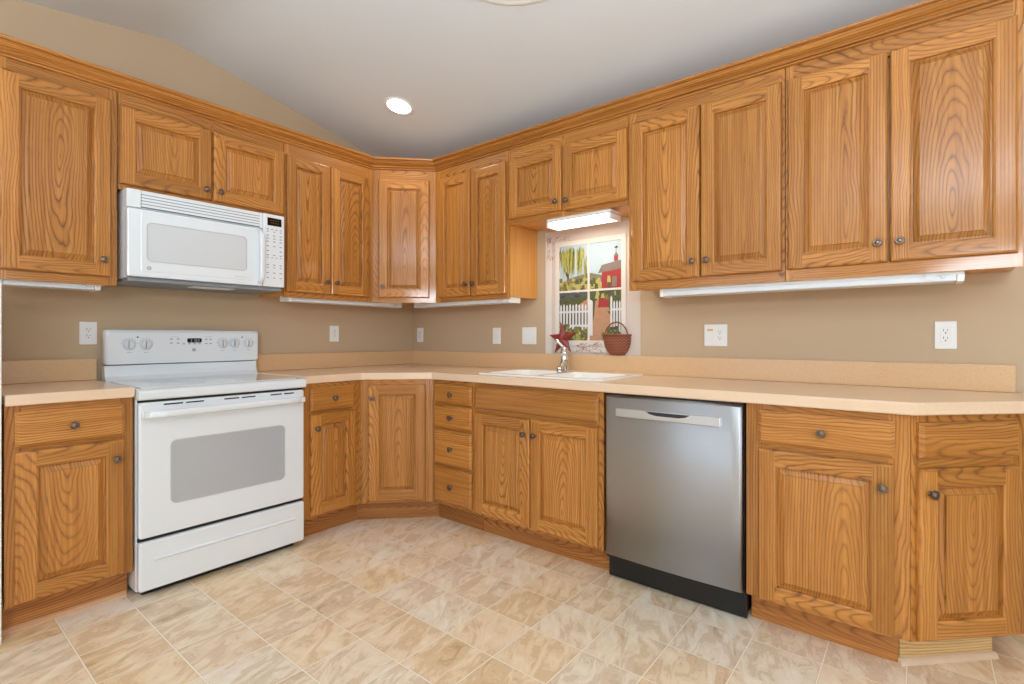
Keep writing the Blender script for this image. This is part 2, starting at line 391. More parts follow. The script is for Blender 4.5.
# ------------------------------------------------------------------ cabinet joinery
def frame_ring(x0, x1, z0, z1, ins, y):
    return [(x0 + ins, y, z0 + ins), (x1 - ins, y, z0 + ins), (x1 - ins, y, z1 - ins), (x0 + ins, y, z1 - ins)]
def strip_quads(mb, A, B, boards):
    for i in range(4):
        j = (i + 1) % 4
        mb.face([A[i], A[j], B[j], B[i]], boards[i])
def add_door(mb, x0, x1, z0, z1, yb, fw=0.056, eye=None, kind='cath'):
    """raised-panel door: yb is the back plane (outward is -y)"""
    cx, cz = (x0 + x1) / 2, (z0 + z1) / 2
    SK = ('straight', 'straight', 'straight', 'any')
    Lb = Board('z', 'x', (x0 + fw / 2, yb, cz), R.choice(SK)); Rb = Board('z', 'x', (x1 - fw / 2, yb, cz), R.choice(SK))
    Bb = Board('x', 'z', (cx, yb, z0 + fw / 2), 'any'); Tb = Board('x', 'z', (cx, yb, z1 - fw / 2), 'any')
    P = Board('z', 'x', (cx, yb, cz), kind, eye)
    bs = [Bb, Rb, Tb, Lb]
    o = [frame_ring(x0, x1, z0, z1, i, yb - d) for i, d in ((0, 0), (0, .012), (.002, .0165), (.006, .0195), (.009, .020))]
    for a, c in zip(o, o[1:]): strip_quads(mb, a, c, bs)
    mb.face(list(reversed(o[0])), P)
    # flat of the frame: stiles run full height, rails between them
    e, y = .009, yb - .020
    mb.face([(x0 + e, y, z0 + e), (x0 + fw, y, z0 + e), (x0 + fw, y, z1 - e), (x0 + e, y, z1 - e)], Lb)
    mb.face([(x1 - fw, y, z0 + e), (x1 - e, y, z0 + e), (x1 - e, y, z1 - e), (x1 - fw, y, z1 - e)], Rb)
    mb.face([(x0 + fw, y, z0 + e), (x1 - fw, y, z0 + e), (x1 - fw, y, z0 + fw), (x0 + fw, y, z0 + fw)], Bb)
    mb.face([(x0 + fw, y, z1 - fw), (x1 - fw, y, z1 - fw), (x1 - fw, y, z1 - e), (x0 + fw, y, z1 - e)], Tb)
    q = [frame_ring(x0, x1, z0, z1, fw + i, yb - d) for i, d in ((0, .020), (.002, .0185), (.006, .0165), (.0075, .0050))]
    for a, c in zip(q, q[1:]): strip_quads(mb, a, c, bs)
    p = [frame_ring(x0, x1, z0, z1, fw + i, yb - d) for i, d in ((.0075, .0050), (.0125, .0048), (.031, .0135), (.0320, .0190))]
    for a, c in zip(p, p[1:]): strip_quads(mb, a, c, [P] * 4)
    mb.face(p[-1], P)
def add_slab(mb, x0, x1, z0, z1, yb, board=None):
    P = board or Board('x', 'z', ((x0 + x1) / 2, yb, (z0 + z1) / 2), 'any')
    o = [frame_ring(x0, x1, z0, z1, i, yb - d) for i, d in ((0, 0), (0, .011), (.004, .0135), (.010, .0185), (.013, .020))]
    for a, c in zip(o, o[1:]): strip_quads(mb, a, c, [P] * 4)
    mb.face(o[-1], P); mb.face(list(reversed(o[0])), P)
def knob_mesh():
    b = MB()
    b.lathe([(.0085, 0), (.0085, .002), (.0055, .004), (.005, .012), (.008, .015), (.0145, .0175), (.0155, .0205), (.0148, .0235), (.0125, .0250),
             (.0118, .0242), (.009, .0242), (.0082, .0258), (.004, .0268), (.0008, .0270)], axis='-y', seg=18)
    o = b.build('knob', PEWTER); me = o.data; bpy.data.objects.remove(o); return me
KNOB = knob_mesh()
def add_knob(parent, x, y, z, label=None):
    o = bpy.data.objects.new('knob', KNOB); COL.objects.link(o); o.parent = parent; o.location = (x, y, z)
    return o
def vert(x0, x1, y, z0, z1, mb, t=.019, g='z'):
    mb.box(x0, x1, y, y + t, z0, z1, Board(g, 'x' if g == 'z' else 'z', ((x0 + x1) / 2, y, (z0 + z1) / 2), R.choice(('straight', 'any'))))

def face_frame(root, W, D, z0, z1, stiles, rails):
    """stiles: [(x0,x1)], rails: [(x0,x1,z0,z1)] fitted between stiles"""
    f = MB()
    for a, c in stiles: vert(a, c, -D, z0, z1, f)
    for a, c, p, q in rails: vert(a, c, -D, p, q, f, g='x')
    return f.build('face_frame', OAK, root)

def upper_cabinet(loc, rz, W, D, z0, z1, doors, label, stiles=None, body=None, eyes=None, kinds=None, frame_top=None, g=None):
    root = empty('upper_cabinet', (loc[0], loc[1], 0), rz, label, 'cabinet', GU)
    c = MB(); e = .0006; zb = z0 + .014
    sb = Board('z', 'y', (0, -D / 2, (z0 + z1) / 2), 'any')
    if body: c.prism(body, zb, z1 - .001, Board('z', 'x', (W / 2, 0, 1.8), 'straight'))
    else:
        c.box(e, W - e, -D + .0195, -.001, zb, z1 - .001, sb)
    c.build('carcass', OAKSIDE, root)
    lo = min(d[2] for d in doors); hi = max(d[3] for d in doors)
    st = stiles or [(e, .04), (W - .04, W - e)]
    rails = []
    for (a0, a1), (b0, b1) in zip(st, st[1:]):
        rails.append((a1, b0, z0, lo + .012)); rails.append((a1, b0, hi - .012, z1 - .001))
    face_frame(root, W, D, z0, z1 - .001, st, rails)
    for i, d in enumerate(doors):
        m = MB(); add_door(m, d[0], d[1], d[2], d[3], -D - .0008, eye=(eyes or {}).get(i), kind=(kinds or {}).get(i, 'cath'))
        o = m.build('door', OAK, root, weld=True)
        kx = d[1] - .030 if d[4] == 'r' else d[0] + .030
        add_knob(o, kx, -D - .0205, d[2] + (.075 if d[3] - d[2] > .5 else .05))
    return root

FU, UB, UT = .305, 1.368, 2.30
H = PI / 2
GU = 'raised-panel oak upper cabinets'
# left wall (local x runs along world +y from the given y)
upper_cabinet((0, -2.452, 0), H, .412, FU, UB, UT, [(.020, .386, 1.408, 2.232, 'r')],
    'tall single-door oak upper cabinet left of the white microwave', eyes={0: (-.005, .10, .13)})
upper_cabinet((0, -2.038, 0), H, .800, FU, 1.826, UT, [(.006, .402, 1.852, 2.222, 'r'), (.412, .796, 1.852, 2.222, 'l')],
    'short two-door oak upper cabinet directly above the white microwave', stiles=[(.0006, .02), (.395, .415), (.78, .7994)])
upper_cabinet((0, -1.236, 0), H, .622, FU, UB, UT, [(.010, .298, 1.400, 2.215, 'r'), (.304, .592, 1.400, 2.215, 'l')],
    'two-door oak upper cabinet between the microwave and the corner cabinet', stiles=[(.0006, .03), (.578, .6214)],
    eyes={0: (-.02, .35, .07)})
def to_local(pts, org, rz):
    c, s = math.cos(-rz), math.sin(-rz)
    return [((x - org[0]) * c - (y - org[1]) * s, (x - org[0]) * s + (y - org[1]) * c) for x, y in pts]
q = math.sqrt(.5)
UC = .614
def corner_body(fd, uc, org, t=.0195):   # pentagon behind the diagonal face
    k = t * .4142; g = .001
    return to_local([(g, -g), (g, -uc + g), (fd - t, -uc + g), (fd - t * .0 - t * 0.0 - .0195 * 1.0, -uc + g), ], org, PI / 4)
L = (UC - FU) / q
def pent(fd, uc, org, t):
    g = .001; c = uc + fd - t / q
    pts = [(g, -g), (g, -uc + g), (c - uc + g, -uc + g), (uc - g, -(c - uc + g)), (uc - g, -g)]
    return to_local(pts, org, PI / 4)
upper_cabinet((FU, -UC, 0), PI / 4, L, 0.0, UB, UT, [(.046, L - .046, 1.400, 2.213, 'l')],
    'single-door oak upper cabinet set diagonally across the room corner', stiles=[(.002, .055), (L - .055, L - .002)],
    body=pent(FU, UC, (FU, -UC), .0195), eyes={0: (.0, -.28, .085)})
upper_cabinet((UC, 0, 0), 0, .651, FU, UB, UT, [(.040, .337, 1.400, 2.215, 'r'), (.345, .640, 1.400, 2.215, 'l')],
    'two-door oak upper cabinet between the corner cabinet and the lit mural', stiles=[(.0006, .05), (.63, .6504)], kinds={0: 'straight'})
upper_cabinet((1.267, 0, 0), 0, .803, FU, 1.818, UT, [(.014, .396, 1.850, 2.213, 'r'), (.404, .800, 1.845, 2.215, 'l')],
    'short two-door oak upper cabinet above the sink and the window mural', stiles=[(.0006, .02), (.39, .41), (.79, .8024)])
upper_cabinet((2.072, 0, 0), 0, .725, FU, UB, UT, [(.020, .366, 1.412, 2.224, 'r'), (.372, .714, 1.412, 2.224, 'l')],
    'two-door oak upper cabinet just right of the window mural', stiles=[(.0006, .04), (.70, .7244)], eyes={0: (.0, .42, .075), 1: (.01, -.05, .03)})
upper_cabinet((2.799, 0, 0), 0, .724, FU, UB, UT, [(.010, .353, 1.416, 2.224, 'r'), (.361, .711, 1.416, 2.224, 'l')],
    'two-door oak upper cabinet at the right end with bold arched grain', stiles=[(.0006, .03), (.70, .7234)],
    eyes={0: (.03, -.10, .05), 1: (.0, -.20, .17)})

# crown moulding: profile swept along the cabinet fronts
def crown():
    root = None; m = MB()
    prof = [(-.010, 2.288), (.006, 2.288), (.010, 2.291), (.010, 2.296), (.003, 2.298), (.003, 2.3015), (.014, 2.3035), (.017, 2.308), (.014, 2.3125), (.007, 2.315), (.010, 2.320), (.019, 2.325), (.031, 2.332), (.040, 2.343), (.040, 2.3475), (.050, 2.349), (.056, 2.353), (.058, 2.361), (.053, 2.366), (-.010, 2.366)]
    prof = [(a, 2.284 + (z - 2.288) * .9) for a, z in prof]
    path = [(FU, -2.452), (FU, -UC), (UC, -FU), (3.523, -FU), (3.523, -.001)]
    nrm = []   # outward normals of segments (to the right-hand side, into the room)
    for a, c in zip(path, path[1:]):
        d = Vector((c[0] - a[0], c[1] - a[1])).normalized(); nrm.append(Vector((d.y, -d.x)))
    def pt(i, off):
        if i == 0: n = nrm[0]
        elif i == len(path) - 1: n = nrm[-1]
        else:
            n = nrm[i - 1] + nrm[i]; n = n / (n.length ** 2 / 2); 
        return path[i][0] + n.x * off, path[i][1] + n.y * off
    for i in range(len(path) - 1):
        a, c = path[i], path[i + 1]; d = Vector((c[0] - a[0], c[1] - a[1], 0)).normalized()
        bd = Board(d, (0, 0, 1), (a[0], a[1], 2.33), 'straight')
        A = []; B = []
        for o_, z in prof:
            x, y = pt(i, o_); A.append((x, y, z)); x, y = pt(i + 1, o_); B.append((x, y, z))
        n = len(prof)
        for k in range(n):
            j = (k + 1) % n; m.face([A[k], B[k], B[j], A[j]], bd)
        if i == 0: m.face(A, bd)
        if i == len(path) - 2: m.face(list(reversed(B)), bd)
    o = m.build('crown_molding', OAK)
    prop(o, 'stepped oak crown moulding running along the tops of all upper cabinets', 'moulding')
crown()

# ------------------------------------------------------------------ base cabinets
FB, BT, TK, TZ = .612, .8715, .078, .122
def base_cabinet(loc, rz, W, fronts, label, stiles, rails, body=None, D=FB, toe=True, eyes=None, kinds=None, toe_poly=None, toe_mat=None, shoe=False, fmat=None, toe_ext=(0, 0)):
    root = empty('base_cabinet', (loc[0], loc[1], 0), rz, label, 'cabinet', 'oak base cabinets along both walls')
    c = MB(); e = .0006; t = .0195
    if body: c.prism(body, TZ, BT - .001, Board('z', 'x', (W / 2, 0, .5), 'straight'))
    else:
        sb = Board('z', 'y', (0, -D / 2, .5), 'any')
        c.box(e, .016, -D + t, -.001, TZ, BT - .001, sb); c.box(W - .016, W - e, -D + t, -.001, TZ, BT - .001, sb)
        c.box(.016, W - .016, -D + t, -.001, TZ, TZ + .016, sb); c.box(.016, W - .016, -.008, -.001, TZ + .016, BT - .001, sb)
        c.box(.016, W - .016, -D + t, -D + t + .006, TZ + .016, BT - .001, sb)
    c.build('carcass', OAKSIDE, root)
    face_frame(root, W, D, TZ, BT - .001, stiles, rails)
    tk = MB()
    if toe_poly: 
        for pl in toe_poly: tk.prism(pl, 0.0, TZ, Board('x', 'z', (W / 2, -D, .06), 'cath'))
    else: tk.box(e - toe_ext[0], W - e + toe_ext[1], -D + TK, -D + TK + .018, 0.0, TZ, Board('x', 'z', (W / 2, -D, .06), 'cath'))
    tk.build('toe_kick', toe_mat or OAKDARK, root)
    if shoe:
        s = MB(); y = -D + TK; bd = Board('x', 'z', (W / 2, -D, .01), 'straight'); x0, x1 = shoe
        pr = [(y, 0), (y - .017, 0), (y - .016, .006), (y - .012, .013), (y - .006, .018), (y, .020)]
        s.rings([[(x0, a, z) for a, z in pr], [(x1, a, z) for a, z in pr]], bd, cap0=True, cap1=True)
        s.build('shoe_molding', SHOE if not toe_mat else PALEMOLD, root)
    for i, fr in enumerate(fronts):
        kind, x0, x1, z0, z1, kn = fr
        m = MB()
        if kind == 'door':
            add_door(m, x0, x1, z0, z1, -D - .0008, eye=(eyes or {}).get(i), kind=(kinds or {}).get(i, 'cath'), fw=.058)
        else: add_slab(m, x0, x1, z0, z1, -D - .0008, Board('x', 'z', ((x0 + x1) / 2, 0, (z0 + z1) / 2), 'any', (eyes or {}).get(i)))
        o = m.build({'door': 'door', 'drawer': 'drawer', 'false': 'false_drawer_front'}[kind], fmat or OAK, root)
        if kn:
            if kind == 'door':
                kx = x1 - .030 if kn == 'r' else x0 + .030; add_knob(o, kx, -D - .0205, z1 - .080)
            else: add_knob(o, (x0 + x1) / 2, -D - .0205, (z0 + z1) / 2)
    return root

def dr_rails(x0, x1, zs):   # horizontal rails at z intervals
    return [(x0, x1, a, c) for a, c in zs]
RZ = [(TZ, .148), (.69, .73), (.836, BT - .001)]
# left of the range
base_cabinet((0, -2.452, 0), H, .394, [('drawer', .027, .362, .712, .846, 'c'), ('door', .027, .362, .130, .698, 'r')],
    'narrow oak base cabinet with one drawer and one door left of the white range',
    [(.0006, .045), (.350, .3934)], dr_rails(.045, .350, RZ), shoe=(.0, .388), eyes={0: (-.07, .10, .2)})
# right of the range
base_cabinet((0, -1.289, 0), H, .3655, [('drawer', .040, .322, .716, .846, 'c'), ('door', .042, .326, .134, .700, 'l')],
    'narrow oak base cabinet with one drawer and one door right of the white range',
    [(.0006, .055), (.305, .3654)], dr_rails(.055, .305, RZ), toe_ext=(0, .0325))
BC = .923
LB = (BC - FB) / q
def pentb(org): 
    g = .001; c = BC + FB - .0195 / q
    return to_local([(g, -g), (g, -BC + g), (c - BC + g, -BC + g), (BC - g, -(c - BC + g)), (BC - g, -g)], org, PI / 4)
kk = TK * .4142
tl = to_local([(FB - TK, -BC + kk), (BC - kk, -FB + TK), (BC - kk - .012, -FB + TK + .012), (FB - TK - .012, -BC + kk + .012)], (FB, -BC), PI / 4)
base_cabinet((FB, -BC, 0), PI / 4, LB, [('door', .052, LB - .048, .136, .842, 'l')],
    'single-door oak base cabinet set diagonally across the corner under the counter',
    [(.002, .066), (LB - .062, LB - .002)], dr_rails(.066, LB - .062, [(TZ, .15), (.83, BT - .001)]), D=0.0,
    body=pentb((FB, -BC)), toe_poly=[tl])
base_cabinet((BC + .001, 0, 0), 0, .340, [('drawer', .020, .330, .734, .846, 'c'), ('drawer', .020, .330, .588, .718, 'c'),
    ('drawer', .020, .330, .368, .572, 'c'), ('drawer', .020, .330, .140, .352, 'c')],
    'narrow oak base cabinet with a stack of four drawers',
    [(.0006, .035), (.318, .3394)], dr_rails(.035, .318, [(TZ, .15), (.345, .376), (.566, .594), (.712, .740), (.836, BT - .001)]), toe_ext=(.0335, 0))
base_cabinet((1.266, 0, 0), 0, .826, [('false', .014, .804, .724, .846, None), ('door', .014, .402, .136, .702, 'r'), ('door', .408, .800, .136, .702, 'l')],
    'wide two-door oak sink cabinet with a blank front above its doors',
    [(.0006, .03), (.788, .8254)], dr_rails(.03, .788, [(TZ, .15), (.69, .735), (.836, BT - .001)]),
    eyes={1: (.01, .2, .16), 2: (.0, -.18, .18)})
base_cabinet((2.718, 0, 0), 0, .507, [('drawer', .046, .466, .722, .846, 'c'), ('door', .046, .464, .124, .702, 'r')],
    'oak base cabinet with wide drawer over one door right of the dishwasher',
    [(.0006, .062), (.448, .5064)], dr_rails(.062, .448, RZ), toe_ext=(0, -.0323), eyes={0: (-.06, .02, .22), 1: (.06, -.18, .13)})
# angled end cabinet
BE = 3.2262; LE = .430
eb = to_local([(BE + .001, -.001), (BE + .001, -FB + .0195 * 2 + .004), (BE + .0195 / q * .0 + .0275, -FB + .0275 * 2.0 - .0275 + .0275), (BE + .303, -.312 + .0275), (BE + .303, -.001)], (BE, -FB), PI / 4)
eb = to_local([(BE + .001, -.001), (BE + .001, -FB + .0295), (BE + .303, -FB + .3315), (BE + .303, -.001)], (BE, -FB), PI / 4)
te = [(-.055 + .0, .0965 - .0), (.30, .0965), (.33, .1265), (-.025, .1265)]
te = [(.0330, TK), (.392, TK), (.392, TK + .016), (.0400, TK + .016)]
base_cabinet((BE, -FB, 0), PI / 4, LE, [('false', .018, .386, .727, .846, None), ('door', .018, .386, .130, .696, 'l')],
    'angled oak end cabinet at the far right end of the counter',
    [(.001, .034), (.372, .4294)], dr_rails(.034, .372, RZ), D=0.0, body=eb, toe_poly=[te], toe_mat=OAKPALE, shoe=(.026, .400))

# ------------------------------------------------------------------ countertops
def rrect(x0, x1, y0, y1, r, n=4):
    out = []
    for cx, cy, a0 in ((x1 - r, y1 - r, 0), (x0 + r, y1 - r, PI / 2), (x0 + r, y0 + r, PI), (x1 - r, y0 + r, 1.5 * PI)):
        for k in range(n + 1):
            a = a0 + PI / 2 * k / n; out.append((cx + r * math.cos(a), cy + r * math.sin(a)))
    return out
def slab(mb, outer, hole, z0, z1, r=.006):
    """countertop plate with a rounded front arris, outer ccw"""
    def inset(poly, d):
        n = len(poly); out = []
        for i in range(n):
            a, p, c = Vector(poly[i - 1]), Vector(poly[i]), Vector(poly[(i + 1) % n])
            n1 = Vector((-(p - a).y, (p - a).x)).normalized(); n2 = Vector((-(c - p).y, (c - p).x)).normalized()
            m = (n1 + n2); m = m / (m.length ** 2 / 2) if m.length > 1e-6 else n1
            out.append(tuple(p + m * d))
        return out
    lv = [(0, z0 + r, r), (0, z0 + r, 0)]
    rings = [[(x, y, z0) for x, y in inset(outer, r * .6)]]
    for d, z in ((.0, z0 + r * .6), (0, z1 - r), (r * .3, z1 - r * .3), (r, z1)):
        rings.append([(x, y, z) for x, y in inset(outer, d)])
    mb.rings(rings)
    for ring in (rings[0], rings[-1]):
        z = ring[0][2]
        loops = [[Vector(p) for p in ring]] + ([[Vector((x, y, z)) for x, y in hole]] if hole else [])
        flat = [p for l in loops for p in l]
        for t in tessellate_polygon(loops): mb.face([flat[i] for i in t])
    if hole: mb.rings([[(x, y, z0) for x, y in hole], [(x, y, z1) for x, y in hole]])
ct = MB()
CE = .638
co = [(.001, -1.2895), (CE, -1.2895), (CE, -.934), (.934, -CE), (3.237, -CE), (3.556, -CE + .319), (3.556, -.001), (.001, -.001)]
hole = rrect(1.250, 2.035, -.555, -.065, .03)
slab(ct, co, hole, .872, .914)
ctr = empty('countertop', (0, 0, 0), 0, 'long cream solid-surface countertop wrapping the corner and holding the sink', 'countertop', 'cream countertops')
ct.build('slab', COUNTER, ctr)
bs = MB(); bs.box(.001, .020, -1.2835, -.001, .9145, 1.020); bs.box(.020, 3.535, -.020, -.001, .9145, 1.020)
bs.build('backsplash', SPLASH, ctr, bevel=.002)
ct = MB(); slab(ct, [(.001, -2.452), (CE, -2.452), (CE, -2.0585), (.001, -2.0585)], None, .872, .914)
c2 = empty('countertop', (0, 0, 0), 0, 'short cream countertop left of the white range', 'countertop', 'cream countertops')
ct.build('slab', COUNTER, c2)
bs = MB(); bs.box(.001, .020, -2.452, -2.054, .9145, 1.020); bs.build('backsplash', SPLASH, c2, bevel=.002)
# white end board at the far left
b = MB(); b.box(.001, .62, -2.484, -2.4600, 0.001, 1.330); prop(b.build('trim_1', TRIMW), kind='structure')

# ------------------------------------------------------------------ sink and faucet
def sink():
    root = empty('kitchen_sink', (1.6425, -.31, .914), 0, 'white double-bowl sink set into the long counter below the mural', 'sink')
    ox, oy = 1.6425, -.31
    m = MB()
    outer = rrect(1.235, 2.050, -.570, -.050, .04); z = .9145
    h1 = rrect(1.275, 1.628, -.532, -.160, .05); h2 = rrect(1.658, 2.010, -.532, -.160, .05)
    T3 = lambda P, z: [(x - ox, y - oy, z - .914) for x, y in P]
    def sc(P, d):
        cx = sum(p[0] for p in P) / len(P); cy = sum(p[1] for p in P) / len(P)
        return [(cx + (x - cx) * (1 - d), cy + (y - cy) * (1 - d)) for x, y in P]
    m.rings([T3(outer, z), T3(sc(outer, .004), z + .005), T3(sc(outer, .012), z + .008)], smooth=True)
    top = T3(sc(outer, .012), z + .008)
    loops = [[Vector(p) for p in top], [Vector(p) for p in T3(h1, z + .008)], [Vector(p) for p in T3(h2, z + .008)]]
    flat = [p for l in loops for p in l]
    for t in tessellate_polygon(loops): m.face([flat[i] for i in t])
    for h in (h1, h2):
        m.rings([T3(h, z + .008), T3(sc(h, .03), z), T3(sc(h, .08), z - .15), T3(sc(h, .16), z - .168)], smooth=True, cap1=True)
    m.build('basin', SINKW, root)
    for cx in (1.4515, 1.834):
        d = MB(); d.lathe([(.040, -.1665), (.038, -.164), (.030, -.1655), (.001, -.1655)], c=(cx - ox, -.346 - oy, 0)); d.build('drain_strainer', CHROME, root)
sink()
def faucet():
    root = empty('kitchen_faucet', (1.545, -.105, .9235), 0, 'chrome single-lever faucet standing behind the sink in front of the red star', 'faucet')
    m = MB(); m.lathe([(.034, 0), (.034, .004), (.029, .008), (.026, .012), (.0245, .05), (.022, .085), (.021, .098), (.026, .101), (.027, .110), (.0255, .116), (.023, .118), (.0225, .128), (.016, .142), (.004, .148)], seg=24)
    m.build('body', CHROME, root)
    s = MB(); d = Vector((.42, -.90, 0)).normalized()
    pts = []; rad = []
    for k in range(9):
        t = k / 8; p = d * (.012 + .18 * t); z = .050 - .034 * t
        pts.append((p.x, p.y, z)); rad.append(0.0235 - .005 * t)
    e = Vector(pts[-1]); pts += [tuple(e + d * .008 + Vector((0, 0, -.012))), tuple(e + d * .010 + Vector((0, 0, -.018)))]; rad += [.0175, .0165]
    s.tube(pts, rad, seg=14); s.build('spout', CHROME, root)
    l = MB(); a = Vector((0, 0, .138)); bb = Vector((-.045, -.028, .192))
    pts = [a + (bb - a) * t for t in (0, .3, .6, .9, 1.0)]
    l.tube([tuple(p) for p in pts], [.010, .010, .011, .012, .005], seg=10); l.build('lever', CHROME, root)
faucet()

# ------------------------------------------------------------------ range
def disc(mb, x, y, z, r0, r1, mi=0, seg=24):   # flat ring facing -y
    A = [(x + r0 * math.cos(2 * PI * k / seg), y, z + r0 * math.sin(2 * PI * k / seg)) for k in range(seg)]
    B = [(x + r1 * math.cos(2 * PI * k / seg), y, z + r1 * math.sin(2 * PI * k / seg)) for k in range(seg)]
    mb.rings([A, B], mi=mi)
def rr_plate(mb, x0, x1, z0, z1, yb, yf, r, mi=0, edge=.0, seg=5):
    """rounded rectangular plate in the xz plane from yb (back) to yf (front, smaller y)"""
    P = rrect(x0, x1, z0, z1, r, seg)
    cx, cz = (x0 + x1) / 2, (z0 + z1) / 2
    rings = [[(x, yb, z) for x, z in P]]
    if edge:
        Q = rrect(x0 + edge, x1 - edge, z0 + edge, z1 - edge, max(r - edge, .001), seg)
        Q2 = rrect(x0 + edge * .3, x1 - edge * .3, z0 + edge * .3, z1 - edge * .3, max(r - edge * .3, .001), seg)
        rings += [[(x, yf + edge, z) for x, z in P], [(x, yf + edge * .3, z) for x, z in Q2], [(x, yf, z) for x, z in Q]]
    else: rings.append([(x, yf, z) for x, z in P])
    mb.rings(rings, mi=mi, cap0=True, cap1=True)

def kitchen_range():
    W = .752
    root = empty('kitchen_range', (0, -2.0535, 0), H, 'white freestanding electric range with a glass oven door between base cabinets', 'range')
    b = MB(); b.box(.002, W - .002, -.624, -.022, .030, .862); b.box(.03, W - .03, -.60, -.05, 0.0, .030, mi=1)
    b.build('body', [WHITE, BLACK], root, bevel=.003)
    # storage drawer
    d = MB(); rr_plate(d, .004, W - .004, .036, .246, -.626, -.662, .010, edge=.008)
    pr = [(.662, .172), (.669, .170), (.671, .166), (.666, .160), (.662, .158)]
    A = [(.06, -a, z) for a, z in pr]; B = [(W - .06, -a, z) for a, z in pr]; d.rings([A, B], cap0=True, cap1=True)
    d.build('storage_drawer', WHITE, root)
    for za, zb in ((.246, .262), (.846, .860)):
        g = MB(); g.box(.006, W - .006, -.640, -.6245, za, zb); g.build('gap_shade_strip', BLACK, root)  # black strips paint the gaps above and below the oven door dark
    # oven door with window
    o = MB(); rr_plate(o, .004, W - .004, .262, .846, -.626, -.660, .012, edge=.008)
    door = o.build('oven_door', WHITE, root)
    wi = MB(); rr_plate(wi, .125, .637, .392, .668, -.6595, -.6612, .022); wi.build('oven_window', GLASSW, door)
    wf = MB()
    P = rrect(.121, .641, .388, .672, .026, 6); Q = rrect(.125, .637, .392, .668, .022, 6)
    wf.rings([[(x, -.6604, z) for x, z in P], [(x, -.6622, z) for x, z in P], [(x, -.6622, z) for x, z in Q], [(x, -.6610, z) for x, z in Q]]); wf.build('window_frame', GREYK, door)
    h = MB()
    n = 14; rings = []
    for k in range(n + 1):
        t = k / n; x = .012 + (W - .024) * t; e = min(1.0, min(t, 1 - t) / .05); e = math.sin(e * PI / 2)
        dp = .012 + .030 * e; cz = .796
        rings.append([(x, -.657 - dp - .010 * math.cos(a), cz + .016 * math.sin(a)) for a in [2 * PI * j / 12 for j in range(12)]])
    h.rings(rings, cap0=True, cap1=True, smooth=True)
    h.box(.016, .050, -.692, -.658, .784, .808); h.box(W - .050, W - .016, -.692, -.658, .784, .808)
    h.build('handle', WHITE, door)
    for x0, x1 in ((.095, .170), (.182, .256), (.345, .412), (.424, .490), (.566, .624), (.636, .690)):
        v = MB(); v.box(x0, x1, -.6613, -.659, .8300, .8360); v.build('vent_slot', BLACK, door)
    # cooktop
    c = MB()
    pr = [(-.095, .8625), (-.630, .8625), (-.630, .858), (-.668, .858), (-.676, .866), (-.676, .889), (-.670, .898), (-.655, .904), (-.640, .9055), (-.095, .9055)]
    c.rings([[(0.0, y, z) for y, z in pr], [(W, y, z) for y, z in pr]], cap0=True, cap1=True)
    ck = c.build('cooktop', WHITE, root, bevel=.003)
    gl = MB(); gl.prism(rrect(.025, W - .025, -.630, -.115, .02), .9056, .9082); gl.build('glass_surface', mat('white_ceramic_glass', rgb(226, 228, 230), .08, coat=.6), ck)
    bu = MB()
    for x, y, r in ((.21, -.48, .11), (.56, -.48, .085), (.20, -.24, .08), (.56, -.24, .10), (.38, -.22, .05)):
        for rr in (r, r * .62):
            A = [(x + rr * math.cos(t), y + rr * math.sin(t), .9084) for t in [2 * PI * k / 32 for k in range(32)]]
            B = [(x + (rr - .003) * math.cos(t), y + (rr - .003) * math.sin(t), .9084) for t in [2 * PI * k / 32 for k in range(32)]]
            bu.rings([A, B])
    bu.build('burner_markings', GREYL, ck)
    # backguard riser and console
    r = MB(); pr = [(-.022, .880), (-.118, .880), (-.112, .906), (-.100, .914), (-.086, .930), (-.080, .955), (-.080, .984), (-.022, .984)]
    r.rings([[(.002, y, z) for y, z in pr], [(W - .007, y, z) for y, z in pr]], cap0=True, cap1=True)
    r.build('backguard', WHITE, root, bevel=.002).location.x = .014
    k = MB()
    def cons(y, ins, top):  return [(x, y, z) for x, z in rrect(-.001 + ins, W + .001 - ins, .988 + ins * .3, top - ins * .6, .016, 5)]
    k.rings([cons(-.022, .004, 1.166), cons(-.055, .0, 1.168), cons(-.082, .0, 1.166), cons(-.092, .005, 1.160), cons(-.096, .012, 1.155)], cap0=True, cap1=True)
    con = k.build('console', WHITE, root); con.location.x = .016
    yf = -.0962
    for i, (x, z) in enumerate(((.098, 1.090), (.172, 1.090), (.545, 1.092), (.610, 1.092), (.690, 1.092))):
        kb = MB(); rk = .024 if i < 4 else .022
        kb.lathe([(rk, 0), (rk, .004), (rk * .9, .010), (rk * .82, .012), (.001, .012)], c=(x, yf, z), axis='-y', seg=24)
        kb.box(x - .005, x + .005, yf - .028, yf - .011, z - rk * .85, z + rk * .85)
        kb.build('burner_knob', WHITE2, con, bevel=.001)
        dm = MB(); disc(dm, x, yf - .0004, z, rk + .003, rk + .0048)
        dm.box(x - .0062, x - .0052, yf - .0275, yf - .0115, z - rk * .8, z + rk * .8)
        for a in range(-3, 4):
            t = PI / 2 + a * .45; rx, rz_ = x + (rk + .010) * math.cos(t), z + (rk + .010) * math.sin(t)
            dm.box(rx - .0022, rx + .0022, yf - .0006, yf, rz_ - .0013, rz_ + .0013)
        dm.box(x - .010, x + .010, yf - .0006, yf, z - rk - .018, z - rk - .0155)
        dm.build('dial_markings', GREYL, con)
    for x in (.134, .653):
        p = MB(); p.lathe([(.0042, 0), (.0042, .0008), (.0003, .0010)], c=(x, yf, 1.128), axis='-y', seg=12)
        p.build('indicator_light', BLACK, con)
    ds = MB(); rr_plate(ds, .362, .434, 1.098, 1.122, yf + .001, yf - .0012, .007); dd = ds.build('clock_display', BLACKG, con)
    sg = MB()
